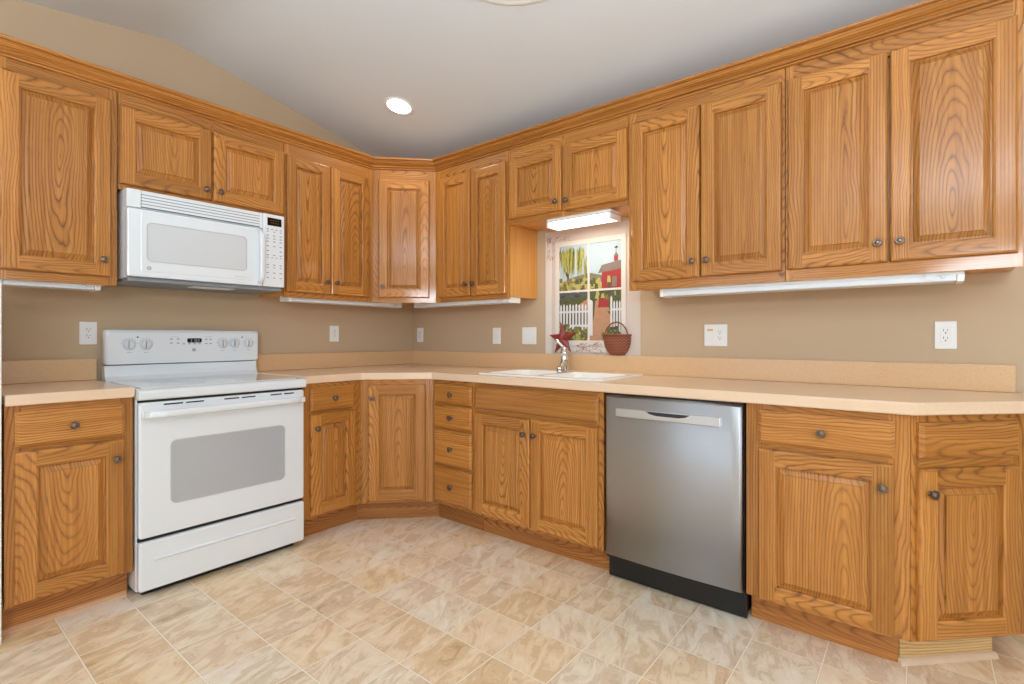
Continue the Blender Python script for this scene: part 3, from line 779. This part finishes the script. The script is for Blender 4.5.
    for x in (.381, .399, .407, .418): 
        sg.box(x - .003, x + .003, yf - .0020, yf - .0012, 1.1145, 1.1155); sg.box(x - .003, x + .003, yf - .0020, yf - .0012, 1.1035, 1.1045)
        sg.box(x + .002, x + .003, yf - .0020, yf - .0012, 1.104, 1.115)
    sg.build('display_segments', CYAN, dd)
    for x, z in ((.286, 1.118), (.318, 1.118), (.286, 1.096), (.318, 1.096), (.345, 1.092), (.372, 1.092), (.398, 1.092), (.424, 1.092), (.458, 1.116), (.480, 1.116), (.458, 1.092), (.480, 1.092)):
        bt = MB(); bt.box(x - .006, x + .006, yf - .0008, yf, z - .0035, z + .0035); bt.build('touch_button', GREYL, con)
    for x in (.300, .470): bt = MB(); bt.box(x - .020, x + .020, yf - .0006, yf, 1.1295, 1.1310); bt.build('printed_line', GREYL, con)
    em = MB(); disc(em, .395, yf - .0008, 1.058, .0095, .0078); disc(em, .395, yf - .0006, 1.058, .0078, .0001, mi=1)
    e_ = em.build('emblem', [GREYM, GREYK], con)
    monogram(con, .395, yf - .0012, 1.058, .0100)
    return root
def monogram(parent, x, y, z, size):
    cu = bpy.data.curves.new('monogram', 'FONT'); cu.body = 'GE'; cu.size = size; cu.align_x = 'CENTER'; cu.align_y = 'CENTER'; cu.extrude = .0002; cu.shear = .3
    cu.space_character = .8
    cu.materials.append(GREYM)
    t = bpy.data.objects.new('monogram_text', cu); COL.objects.link(t); me = bpy.data.meshes.new_from_object(t)
    bpy.data.objects.remove(t); o = bpy.data.objects.new('monogram', me); COL.objects.link(o); o.parent = parent; o.location = (x, y, z); o.rotation_euler = (PI / 2, 0, 0)
kitchen_range()

# ------------------------------------------------------------------ microwave
def microwave():
    W, Z0, Z1, D = .743, 1.408, 1.8245, .400
    root = empty('microwave', (0, -2.024, 0), H, 'white over-the-range microwave mounted under the short oak cabinet', 'microwave')
    b = MB(); b.box(.002, W - .002, -.355, -.002, Z0, Z1); b.build('body', WHITE2, root, bevel=.003)
    u = MB(); u.box(.006, W - .006, -.375, -.015, Z0 - .016, Z0 - .0005); u.build('underside_panel', GREYM, root, bevel=.002)
    lp = MB(); lp.box(.30, .50, -.33, -.24, Z0 - .020, Z0 - .0165); lp.build('lamp_cover', WHITE2, root)
    # grille with louvres
    zg = 1.733
    g = MB(); rr_plate(g, 0, W, zg, Z1 - .004, -.356, -.385, .004)
    g.face([(.0, -.3852, zg + .001), (.003, -.3852, zg + .001), (.003, -.3852, Z1 - .006), (.0, -.3852, Z1 - .006)])
    gr = g.build('grille', WHITE, root, bevel=.002)
    lv = MB()
    for i in range(5):
        z = zg + .008 + i * .0145
        lv.face([(.055, -.3975, z), (.604, -.3975, z), (.604, -.398, z + .009), (.055, -.398, z + .009)])
        lv.face([(.055, -.398, z + .009), (.604, -.398, z + .009), (.604, -.398, z + .012), (.055, -.398, z + .012)])
        lv.face([(.055, -.398, z + .012), (.604, -.398, z + .012), (.604, -.3855, z + .0135), (.055, -.3855, z + .0135)])
    lv.build('louvre_slats', WHITE, gr, weld=False)
    ls = MB()
    for i in range(5):
        z = zg + .0065 + i * .0145; ls.box(.056, .603, -.3984, -.3860, z - .0008, z + .0022)
    ls.build('painted_louvre_gaps', mat('grey_gap_shadow_paint', rgb(118, 122, 126), .6), gr)  # solid grey strips paint the shade between the louvre slats
    for x0, x1 in ((.0, .055), (.604, .739)):
        fb = MB(); fb.box(x0, x1 - .001 if x0 == 0 else .621, -.398, -.3855, zg + .001, Z1 - .006)
        fb.build('grille_end', WHITE, gr, bevel=.003)
    # door
    d = MB(); rr_plate(d, .0, .619, Z0 + .004, zg - .003, -.356, -D, .006, edge=.006)
    rr_plate(d, .052, .565, Z0 + .030, zg - .020, -D + .001, -D - .0030, .010, edge=.002)
    door = d.build('door', WHITE, root)
    wi = MB(); rr_plate(wi, .078, .528, Z0 + .082, zg - .066, -D - .002, -D - .0040, .018); wi.build('window', GLASSM, door)
    wf = MB(); P = rrect(.074, .532, Z0 + .078, zg - .062, .022, 6); Q = rrect(.078, .528, Z0 + .082, zg - .066, .018, 6)
    y0 = -D - .0032
    wf.rings([[(x, y0, z) for x, z in P], [(x, y0 - .0022, z) for x, z in P], [(x, y0 - .0022, z) for x, z in Q], [(x, y0, z) for x, z in Q]]); wf.build('window_frame', GREYK, door)
    em = MB(); disc(em, .084, -D - .0036, Z0 + .046, .0085, .0068); em.build('emblem', BLACK, door)
    monogram(door, .084, -D - .0037, Z0 + .046, .009)
    tx = MB()
    for k in range(5): tx.box(.47 + k * .013, .479 + k * .013, -D - .0036, -D - .0028, Z0 + .043, Z0 + .046)
    tx.build('printed_caption', GREYK, door)
    h = MB(); rings = []
    for k in range(15):
        t = k / 14; z = Z0 + .018 + (zg - .012 - Z0 - .018) * t; e = math.sin(PI * min(1, min(t, 1 - t) / .16) / 2)
        dp = .004 + .034 * e
        rings.append([(.601 + .014 * math.cos(a), -D - dp - .008 * math.sin(a), z) for a in [2 * PI * j / 12 for j in range(12)]])
    h.rings(rings, cap0=True, cap1=True, smooth=True); h.build('handle', WHITE, door)
    # control panel
    c = MB(); rr_plate(c, .623, W, Z0 + .004, Z1 - .004, -.356, -D, .005, edge=.005)
    cp = c.build('control_panel', WHITE, root)
    ds = MB(); rr_plate(ds, .645, .725, 1.756, 1.800, -D + .001, -D - .001, .003); dd = ds.build('clock_display', BLACKG, cp)
    sg = MB()
    for x in (.668, .680, .694, .706): sg.box(x - .004, x + .004, -D - .0016, -D - .001, 1.771, 1.7725); sg.box(x - .004, x + .004, -D - .0016, -D - .001, 1.784, 1.7855)
    sg.build('display_segments', AMBER, dd)
    for z, n, ww in ((1.735, 4, .006), (1.722, 3, .006), (1.700, 3, .008), (1.683, 3, .008), (1.666, 3, .008), (1.640, 3, .008), (1.614, 2, .008), (1.590, 3, .008), (1.576, 4, .005), (1.535, 3, .008), (1.520, 3, .007), (1.490, 3, .009), (1.462, 3, .007)):
        for k in range(n):
            bt = MB(); x = .648 + (.074) * (k / max(1, n - 1)); bt.box(x - ww, x + ww * .6, -D - .0008, -D + .001, z - .0022, z + .0022)
            bt.build('button', GREYM, cp)
microwave()

# ------------------------------------------------------------------ dishwasher
def dishwasher():
    root = empty('dishwasher', (2.098, 0, 0), 0, 'stainless steel dishwasher built in between the sink cabinet and the drawer cabinet', 'dishwasher')
    W = .616
    b = MB(); b.box(.004, W - .004, -.600, -.02, .10, .868); b.box(.010, W - .010, -.560, -.05, .012, .10)
    for x in (.03, W - .03): b.lathe([(.012, 0.0), (.012, .006), (.006, .008), (.006, .013)], c=(x, -.53, 0), seg=12)
    b.build('tub', BLACK, root)
    t = MB(); t.box(.004, W - .002, -.577, -.562, .006, .118); t.box(.004, W - .002, -.583, -.577, .100, .118); t.build('toe_panel', BLACK, root, bevel=.002)
    d = MB()
    # gently rounded front: edges roll back
    P = []
    N = 16; xs, ys = [.006, .007, .012, .020], [-.602, -.616, -.6235, -.6265]
    for k in range(1, N): t = k / N; xs.append(.020 + (W - .040) * t); ys.append(-.6265 - .0085 * math.sin(PI * t))
    xs += [W - .020, W - .012, W - .007, W - .006]; ys += [-.6265, -.6235, -.616, -.602]
    A = [(x, y, .124) for x, y in zip(xs, ys)]; B = [(x, y, .852) for x, y in zip(xs, ys)]
    B2 = [(x, min(y + .010, -.602), .861) for x, y in zip(xs, ys)]
    d.rings([A, B], smooth=True); d.rings([B, B2], cap1=True); d.face(list(reversed(A)))
    door = d.build('door', STEEL, root)
    c = MB(); c.box(.008, W - .008, -.616, -.602, .8615, .8685); c.build('control_strip', BLACK, root)
    h = MB(); rr_plate(h, .070, .530, .768, .806, -.628, -.6440, .004, edge=.003); hd = h.build('handle', mat('bright_steel', rgb(220, 222, 225), .34, 1.0), door)
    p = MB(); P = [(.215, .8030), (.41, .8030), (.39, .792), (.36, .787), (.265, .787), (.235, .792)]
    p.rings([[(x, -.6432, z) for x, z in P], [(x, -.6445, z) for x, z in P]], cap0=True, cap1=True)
    p.build('painted_pocket_shadow', mat('pocket_shade_steel', rgb(70, 72, 76), .4, 1.0), hd)  # dark plate on the handle paints the shade inside its pocket
dishwasher()

# ------------------------------------------------------------------ wall plates
def plate(loc, rz, gangs, label, group=None):
    root = empty('wall_outlet' if 'outlet' in label else 'light_switch', loc, rz, label, 'outlet' if 'outlet' in label else 'switch', 'white outlets above the counters' if 'outlet' in label else 'white rocker switches left of the mural')
    n = len(gangs); W = .070 + .046 * (n - 1)
    m = MB(); rr_plate(m, -W / 2, W / 2, -.057, .057, -.0005, -.0065, .004, edge=.0025); m.build('cover_plate', PLATE, root)
    for i, g in enumerate(gangs):
        x = (i - (n - 1) / 2) * .046
        f = MB(); rr_plate(f, x - .0165, x + .0165, -.0335, .0335, -.006, -.0085, .002, edge=.0008)
        if g == 'switch':
            o = f.build('rocker', PLATE, root)
            r = MB(); r.face([(x - .014, -.0087, .029), (x + .014, -.0087, .029), (x + .014, -.0115, -.029), (x - .014, -.0115, -.029)])
            r.face([(x - .014, -.0115, -.029), (x + .014, -.0115, -.029), (x + .014, -.0086, -.030), (x - .014, -.0086, -.030)])
            r.build('paddle', PLATE, o)
        else:
            o = f.build('receptacle', PLATE, root)
            s = MB()
            for z in (.017, -.014):
                s.box(x - .0075, x - .0055, -.0092, -.0083, z - .001, z + .008); s.box(x + .0050, x + .0068, -.0092, -.0083, z, z + .007)
                s.lathe([(.0026, 0), (.0026, .0007), (.0002, .0008)], c=(x, -.0085, z - .008), axis='-y', seg=10)
            if g == 'outlet': s.build('slots', BLACK, o)
            else:
                s.build('slots', GREYM, o)
    return root
plate((0, -2.085, 1.148), H, ['outlet'], 'white duplex outlet on the left wall beside the range console')
plate((0, -.714, 1.154), H, ['outlet'], 'white duplex outlet on the left wall between range and corner')
plate((.101, 0, 1.147), 0, ['outlet'], 'white duplex outlet on the right wall closest to the room corner')
plate((.912, 0, 1.138), 0, ['switch'], 'white single rocker switch on the wall left of the double switch')
plate((1.199, 0, 1.138), 0, ['switch', 'switch'], 'white double rocker switch plate just left of the window mural')
p6 = plate((2.416, 0, 1.138), 0, ['switch', 'outlet'], 'white double plate with one switch and one outlet right of the basket')
st = MB(); st.box(-.040, -.012, -.0128, -.0118, .022, .033); st.build('paper_sticker', mat('yellow_sticker', rgb(222, 178, 92), .6), p6)
plate((3.331, 0, 1.136), 0, ['outlet'], 'white duplex outlet on the wall at the far right end')

# ------------------------------------------------------------------ under-cabinet lamps
def tube_lamp(loc, rz, Ln, label, lit=False, dep=.11, hgt=.024):
    root = empty('under_cabinet_light', loc, rz, label, 'light', 'white bar lights below the upper cabinets' if not lit else None)
    h = MB()
    if lit:
        h.box(.001, Ln - .001, -dep + .003, -.003, -.018, -.014, mi=1); h.box(0, Ln, -dep, 0, -.014, 0.0); h.box(0, .012, -dep, 0, -.048, -.018); h.box(Ln - .012, Ln, -dep, 0, -.048, -.018)
        h.build('housing', [HOUSING, GREYM], root)
        d = MB(); pr = [(-.004, -.0185), (-.004, -.040), (-.014, -.047), (-dep + .014, -.047), (-dep + .001, -.040), (-dep + .001, -.0185)]
        d.rings([[(.0125, y, z) for y, z in pr], [(Ln - .0125, y, z) for y, z in pr]], cap0=True, cap1=True)
        d.build('diffuser', LAMPON, root)
    else:
        h.box(0, Ln, -dep, 0, -hgt * .45, 0.0); h.box(0, .02, -dep, 0, -hgt, -hgt * .45); h.box(Ln - .02, Ln, -dep, 0, -hgt, -hgt * .45)
        h.build('housing', HOUSING, root, bevel=.002)
        d = MB(); d.box(.0205, Ln - .0205, -dep + .002, -.002, -hgt * .95, -hgt * .46); d.build('diffuser', WHITE2, root, bevel=.004)
        s = MB(); s.box(Ln - .11, Ln - .085, -dep - .0045, -dep + .001, -hgt * .8, -hgt * .25)
        s.lathe([(.006, 0), (.006, .010), (.004, .012)], c=(Ln - .06, -dep + .001, -hgt * .6), axis='-y', seg=12)
        s.build('switch', WHITE2, root)
    return root
LZ = UB + .0133
tube_lamp((.165, -2.44, LZ), H, .345, 'white bar light under the tall cabinet left of the microwave', hgt=.036)
tube_lamp((.165, -1.19, LZ), H, .86, 'white bar light under the two-door cabinet right of the microwave', hgt=.036)
tube_lamp((.345, -.165, LZ), 0, .905, 'white bar light under the cabinet between corner and mural', hgt=.036)
tube_lamp((2.225, -.165, LZ), 0, 1.15, 'long white bar light under the cabinets at the right', hgt=.050)
sl = tube_lamp((1.540, -.165, 1.8175), 0, .415, 'lit fluorescent light glowing below the cabinet over the mural', lit=True, dep=.12)
la = area('sink_light_glow', (1.757, -.225, 1.760), (0, .15, -1), .40, .10, 1.5, (1.0, .88, .70))

# ------------------------------------------------------------------ window mural
def mural():
    root = empty('wall_mural', (0, 0, 0), 0, 'painted window mural with red barn, willow and picket fence under the lit light', 'picture')
    X0, X1, Z0, Z1 = 1.331, 1.997, 1.0205, 1.812
    y = -.001
    def poly(mb, pts, lay, mi=0):
        yy = y - .0015 - lay * .00030
        mb.face([(x, yy, z) for x, z in pts], mi=mi)
    b = MB(); b.box(X0, X1, y - .0012, y, Z0, Z1); b.build('backing_paper', mat('warm_white_paper', rgb(206, 192, 182), .7, noise=.04, nscale=14), root)
    c_ = lambda *a, **k: mat(*a, **k)
    mats = [c_('mural_sky', rgb(178, 194, 204), .7, noise=.06, nscale=8), c_('mural_field', rgb(178, 164, 100), .7, noise=.3, nscale=60), c_('mural_green', rgb(84, 88, 48), .7, noise=.6, nscale=90),
            c_('mural_willow', rgb(158, 154, 76), .7, noise=.5, nscale=70), c_('mural_trunk', rgb(70, 52, 40), .7), c_('mural_barn', rgb(156, 52, 50), .7, noise=.15), c_('mural_roof', rgb(128, 112, 104), .7, noise=.15),
            c_('mural_path', rgb(180, 134, 102), .7, noise=.15, nscale=50), c_('mural_picket', rgb(214, 212, 214), .6), c_('mural_bush', rgb(126, 112, 62), .7, noise=.5, nscale=110), c_('mural_shade', rgb(86, 90, 88), .7, noise=.4, nscale=90),
            c_('mural_hill', rgb(124, 116, 92), .7, noise=.3, nscale=60)]
    SKY, FIELD, GREEN, WILLOW, TRUNK, BARN, ROOF, PATH, PICK, BUSH, SHADE, HILL = range(12)
    A0, A1, B0, B1 = 1.443, 1.878, 1.108, 1.705        # glazed opening x0,x1,z0,z1
    s = MB()
    def q4(x0, x1, z0, z1, lay, mi): poly(s, [(x0, z0), (x1, z0), (x1, z1), (x0, z1)], lay, mi)
    w_ = A1 - A0; h_ = B1 - B0
    fx = lambda t: A0 + w_ * t; fz = lambda t: B0 + h_ * t
    def P(pts, lay, mi): poly(s, [(fx(a), fz(c)) for a, c in pts], lay, mi)
    P([(0, 0), (1, 0), (1, 1), (0, 1)], 0, SKY)
    P([(0, .60), (.2, .66), (.5, .70), (.72, .66), (1, .64), (1, .5), (0, .5)], 1, HILL)
    P([(0, .48), (1, .46), (1, .58), (.6, .60), (.3, .585), (0, .56)], 2, FIELD)
    P([(0, 0), (1, 0), (1, .50), (.5, .53), (0, .50)], 2.5, GREEN)
    P([(.0, .44), (.5, .46), (.5, .53), (.2, .55), (0, .53)], 3, SHADE)
    P([(.45, 0), (1, 0), (1, .1), (.80, .28), (.72, .40), (.66, .44), (.60, .40), (.58, .25), (.52, .1)], 4, PATH)
    P([(.30, .36), (.50, .44), (.54, .40), (.42, .30)], 4, PATH)
    # barn
    P([(.70, .53), (1, .52), (1, .78), (.97, .79), (.70, .69)], 5, BARN)
    P([(.64, .685), (.70, .765), (1, .80), (1, .715)], 6, ROOF)
    P([(.89, .79), (.89, .84), (.95, .845), (.95, .795)], 7, BARN); P([(.88, .84), (.92, .885), (.96, .845)], 7, ROOF)
    P([(.917, .88), (.923, .88), (.923, .93), (.917, .93)], 7, TRUNK); P([(.89, .925), (.95, .92), (.935, .945), (.905, .935)], 7, TRUNK)
    P([(.86, .54), (.86, .64), (.93, .645), (.93, .54)], 7, ROOF)
    for k in range(14):
        a = R.uniform(.50, .84); c = R.uniform(.54, .62); P([(a - .03, c - .03), (a + .03, c - .035), (a + .02, c + .03), (a - .02, c + .035)], 8 + k * .05, R.choice((GREEN, BUSH, FIELD)))
    # red wheelbarrow planter
    P([(.64, .335), (.80, .335), (.82, .43), (.66, .43)], 9.15, BARN); P([(.60, .295), (.83, .295), (.81, .335), (.62, .335)], 9.2, PATH)
    for k in range(12):
        a = R.uniform(.62, .95); c = R.uniform(.43, .50); P([(a - .03, c - .02), (a + .03, c - .025), (a + .02, c + .025), (a - .02, c + .02)], 9.4 + k * .05, R.choice((GREEN, BUSH, FIELD, SHADE)))
    # willow: trunks and hanging foliage strands
    P([(.12, .50), (.17, .50), (.165, .68), (.20, .78), (.18, .79), (.15, .70), (.09, .76), (.08, .75), (.135, .66)], 5, TRUNK)
    P([(.36, .50), (.40, .50), (.395, .62), (.375, .62)], 5, TRUNK)
    for k in range(150):
        a = R.uniform(0, .46); top = 1.0 - R.uniform(0, .10) if a < .42 else .92 - R.uniform(0, .15)
        if .26 < a < .30: continue
        ln = R.uniform(.08, .30); wd = R.uniform(.006, .016); P([(a - wd, top - ln * .4), (a, top - ln), (a + wd, top - ln * .4), (a + wd * .5, top)], 6 + k * .02, R.choice((WILLOW, WILLOW, WILLOW, GREEN)))
    for k in range(60):
        a = R.uniform(0, .48); c = R.uniform(.52, .64); wd = R.uniform(.01, .03); P([(a - wd, c - wd * .7), (a + wd, c - wd), (a + wd * .8, c + wd), (a - wd, c + wd * .8)], 9.2 + k * .02, R.choice((GREEN, WILLOW, BUSH, FIELD)))
    for k in range(26):
        a = R.uniform(0, .45); c = R.uniform(.40, .51); P([(a - .03, c - .006), (a + .03, c), (a + .03, c + .008), (a - .03, c + .004)], 10 + k * .02, R.choice((SHADE, GREEN, TRUNK)))
    # picket fence
    for k in range(9):
        a = .015 + k * .052; t = .36 + .008 * (k % 2)
        P([(a, .06), (a + .030, .06), (a + .030, t), (a + .015, t + .02), (a, t)], 11, PICK)
    P([(0, .14), (.50, .14), (.50, .165), (0, .165)], 11.5, PICK); P([(0, .29), (.50, .29), (.50, .31), (0, .31)], 11.5, PICK)
    P([(.50, .05), (.56, .05), (.56, .40), (.53, .42), (.50, .40)], 11.6, PICK)
    for k in range(3):
        a = .880 + k * .042
        P([(a, .08), (a + .026, .08), (a + .026, .38), (a + .013, .40), (a, .38)], 11, PICK)
    P([(.835, .08), (.865, .08), (.865, .43), (.85, .45), (.835, .43)], 11.2, PICK); P([(.84, .30), (1, .30), (1, .32), (.84, .32)], 11.4, PICK)
    for k in range(110):
        a = R.uniform(0, .46); c = R.uniform(.0, .20 * (1 - a * 1.1)); wd = R.uniform(.012, .03)
        P([(max(0, a - wd), max(0, c - wd * .6)), (a + wd, max(0, c - wd * .7)), (a + wd * .8, c + wd), (max(0, a - wd), c + wd * .8)], 12 + k * .01, R.choice((BUSH, GREEN, BUSH, WILLOW)))
    for k in range(30):
        a = R.uniform(.72, .98); c = R.uniform(.0, .13); wd = R.uniform(.012, .026)
        P([(a - wd, max(0, c - wd * .6)), (min(1, a + wd), max(0, c - wd * .7)), (min(1, a + wd * .8), c + wd), (a - wd, c + wd * .8)], 12 + k * .01, R.choice((BUSH, GREEN)))
    mats += [mat('berry_red', rgb(160, 62, 50), .6), mat('twig_brown', rgb(146, 100, 66), .6)]
    f = MB(); yb, yf = y - .0012, y - .0068
    def fr(x0, x1, z0, z1, d=0): f.box(x0, x1, yf - d, yb, z0, z1)
    fr(A0 - .030, A0, B0 - .035, B1 + .030); fr(A1, A1 + .030, B0 - .035, B1 + .030); fr(A0, A1, B1, B1 + .030); fr(A0, A1, B0 - .035, B0)
    mx = A0 + w_ * .492; fr(mx - .006, mx + .008, B0, B1); fr(A0, mx - .006, B0 + h_ * .505, B0 + h_ * .505 + .013); fr(mx + .008, A1, B0 + h_ * .505, B0 + h_ * .505 + .013)
    fr(X0 + .003, X0 + .050, Z0, Z1 - .06, -.003); fr(A0 - .035, A1 + .035, B0 - .072, B0 - .037, .001)
    f.build('painted_window_frame', mat('mural_white_frame', rgb(220, 212, 204), .6, noise=.05, nscale=30), root, bevel=.0008)
    # berry sprigs painted above left and on the sill
    g = s
    def sprig(x, z, n, spx, spz, down):
        for k in range(n):
            a, c = x + R.uniform(-spx, spx), z + R.uniform(-spz, spz); yy = y - .0098
            rr = R.uniform(.0018, .0032); g.face([(a + rr * math.cos(t), yy, c + rr * math.sin(t)) for t in [2 * PI * j / 7 for j in range(7)]], mi=12)
            t = R.uniform(-.9, .9) + (PI / 2 if down else 0); l = R.uniform(.010, .026); nx, nz = -math.sin(t) * .0007, math.cos(t) * .0007
            e = (a + l * math.cos(t), c + l * math.sin(t)); g.face([(a - nx, yy + .0003, c - nz), (e[0] - nx, yy + .0003, e[1] - nz), (e[0] + nx, yy + .0003, e[1] + nz), (a + nx, yy + .0003, c + nz)], mi=13)
    sprig(1.66, 1.060, 60, .09, .030, False); sprig(1.375, 1.695, 26, .030, .075, True); sprig(1.44, 1.755, 24, .09, .018, False)
    s.build('painted_scenery', mats, root, weld=False)
mural()

def star():
    m = MB(); cx, cz = 1.476, 1.1165; r1, r0 = .105, .041; n = 5
    tilt = .06
    pts = []
    for k in range(10):
        a = PI / 2 + PI * k / 5 + tilt; r = r1 if k % 2 == 0 else r0; pts.append((r * math.cos(a), r * math.sin(a)))
    lean = lambda x, y, z: (cx + x, -.0100 - .006 + y - .006 * (.105 - z) / .105, cz + z)
    c = lean(0, -.022, 0); bk = [lean(x, .004, z) for x, z in pts]
    for k in range(10):
        a, b_ = pts[k], pts[(k + 1) % 10]
        mi = k % 2
        m.face([lean(a[0], 0, a[1]), lean(b_[0], 0, b_[1]), c], mi=mi)
        m.face([lean(a[0], 0, a[1]), bk[k], bk[(k + 1) % 10], lean(b_[0], 0, b_[1])], mi=0)
    m.face(bk)
    RED = mat('barn_red_tin', rgb(134, 42, 38), .45, noise=.2, nscale=70)
    o = m.build('barn_star', [RED, RED]); prop(o, 'dark red five-pointed barn star leaning on the backsplash behind the faucet', 'ornament')
star()
def basket():
    x0, y0, z0 = 1.855, -.0095, 1.0215
    root = empty('wicker_basket', (x0, y0, z0), 0, 'small brown wicker half basket with hoop handle on the backsplash', 'basket')
    WK = bpy.data.materials.new('brown_wicker'); WK.use_nodes = True; nt = WK.node_tree; T = NT(nt); bb = nt.nodes['Principled BSDF']
    tc = nt.nodes.new('ShaderNodeTexCoord'); sp = nt.nodes.new('ShaderNodeSeparateXYZ'); nt.links.new(tc.outputs['Object'], sp.inputs[0])
    wz = T.m('SINE', T.m('MULTIPLY', sp.outputs[2], 330.0)); wx = T.m('SINE', T.m('ADD', T.m('MULTIPLY', sp.outputs[0], 300.0), T.m('MULTIPLY', T.m('SIGN', wz), 1.57)))
    hgt = T.m('MULTIPLY', T.m('ABSOLUTE', wz), T.m('ADD', .6, T.m('MULTIPLY', wx, .4)))
    nt.links.new(T.ramp(hgt, [(0, rgb(92, 44, 26)), (.4, rgb(142, 78, 52)), (1, rgb(172, 106, 72))]), bb.inputs['Base Color']); bb.inputs['Roughness'].default_value = .7
    bp = nt.nodes.new('ShaderNodeBump'); bp.inputs['Distance'].default_value = .002; nt.links.new(hgt, bp.inputs['Height']); nt.links.new(bp.outputs[0], bb.inputs['Normal'])
    m = MB(); prof = [(.030, 0), (.048, .003), (.068, .022), (.083, .052), (.091, .088), (.092, .126)]
    rings = []
    for r, z in prof:
        rings.append([(r * math.cos(t), -.052 / .092 * r * abs(math.sin(t)), z) for t in [PI + PI * k / 24 for k in range(25)]])
    inn = [[(x * .93, y * .93 - .0008, z) for x, y, z in rg] for rg in rings]
    m.rings(rings, smooth=True); m.face(list(reversed(rings[0])))
    m.rings(list(reversed(inn))[:5], smooth=True); m.rings([rings[-1], inn[-1]])
    m.build('bowl', WK, root)
    rm = MB(); rm.tube([(.092 * math.cos(t), -.052 * abs(math.sin(t)), .126) for t in [PI + PI * k / 24 for k in range(25)]], .005, seg=8)
    rm.build('rim', WK, root)
    root.scale = (.95, .95, .95)
    h = MB(); h.tube([(.080 * math.cos(t), -.018, .105 + .100 * math.sin(t)) for t in [PI * k / 20 for k in range(21)]], .0042, seg=8); h.build('handle', WK, root)
basket()

# ------------------------------------------------------------------ ceiling lights
def on_ceiling(name, x, y, label, cat): 
    o = empty(name, (x, y, ceil_z(y)), 0, label, cat)
    o.rotation_euler = (-math.atan(.209) if y > -1.665 else math.atan(.15), 0, 0); return o
def can(x, y, label, cat='light'):
    root = on_ceiling('recessed_light', x, y, label, cat)
    t = MB(); t.lathe([(.092, 0), (.090, -.004), (.078, -.006), (.072, -.003), (.072, -.0005)], seg=32, cap=False); t.build('trim_ring', HOUSING, root)
    l = MB(); l.lathe([(.0005, -.0030), (.0715, -.0030)], seg=32, cap=False); l.build('lens', CANON, root)
    d = bpy.data.lights.new('can_glow', 'AREA'); d.shape = 'DISK'; d.size = .14; d.energy = 1.5; d.color = (1, .95, .88); d.spread = 2.6
    o = bpy.data.objects.new('can_glow', d); COL.objects.link(o); o.location = (x, y, ceil_z(y) - .025); 
can(.709, -.705, 'lit round recessed ceiling light above the corner cabinets')
def round_light(x, y):
    root = on_ceiling('ceiling_light', x, y, 'round white flush ceiling light cut off by the top of the photo', 'light')
    m = MB(); m.lathe([(.376, 0), (.375, -.002), (.368, -.004), (.352, -.004), (.348, -.003), (.344, -.004), (.10, -.008)], seg=40, cap=False); m.build('rim', HOUSING, root)
    d = MB(); d.lathe([(.130, -.013), (.130, -.030), (.10, -.046), (.05, -.054), (.001, -.056)], seg=40, cap=False); d.build('glass_shade', WHITE2, root)
round_light(2.008, -1.265)
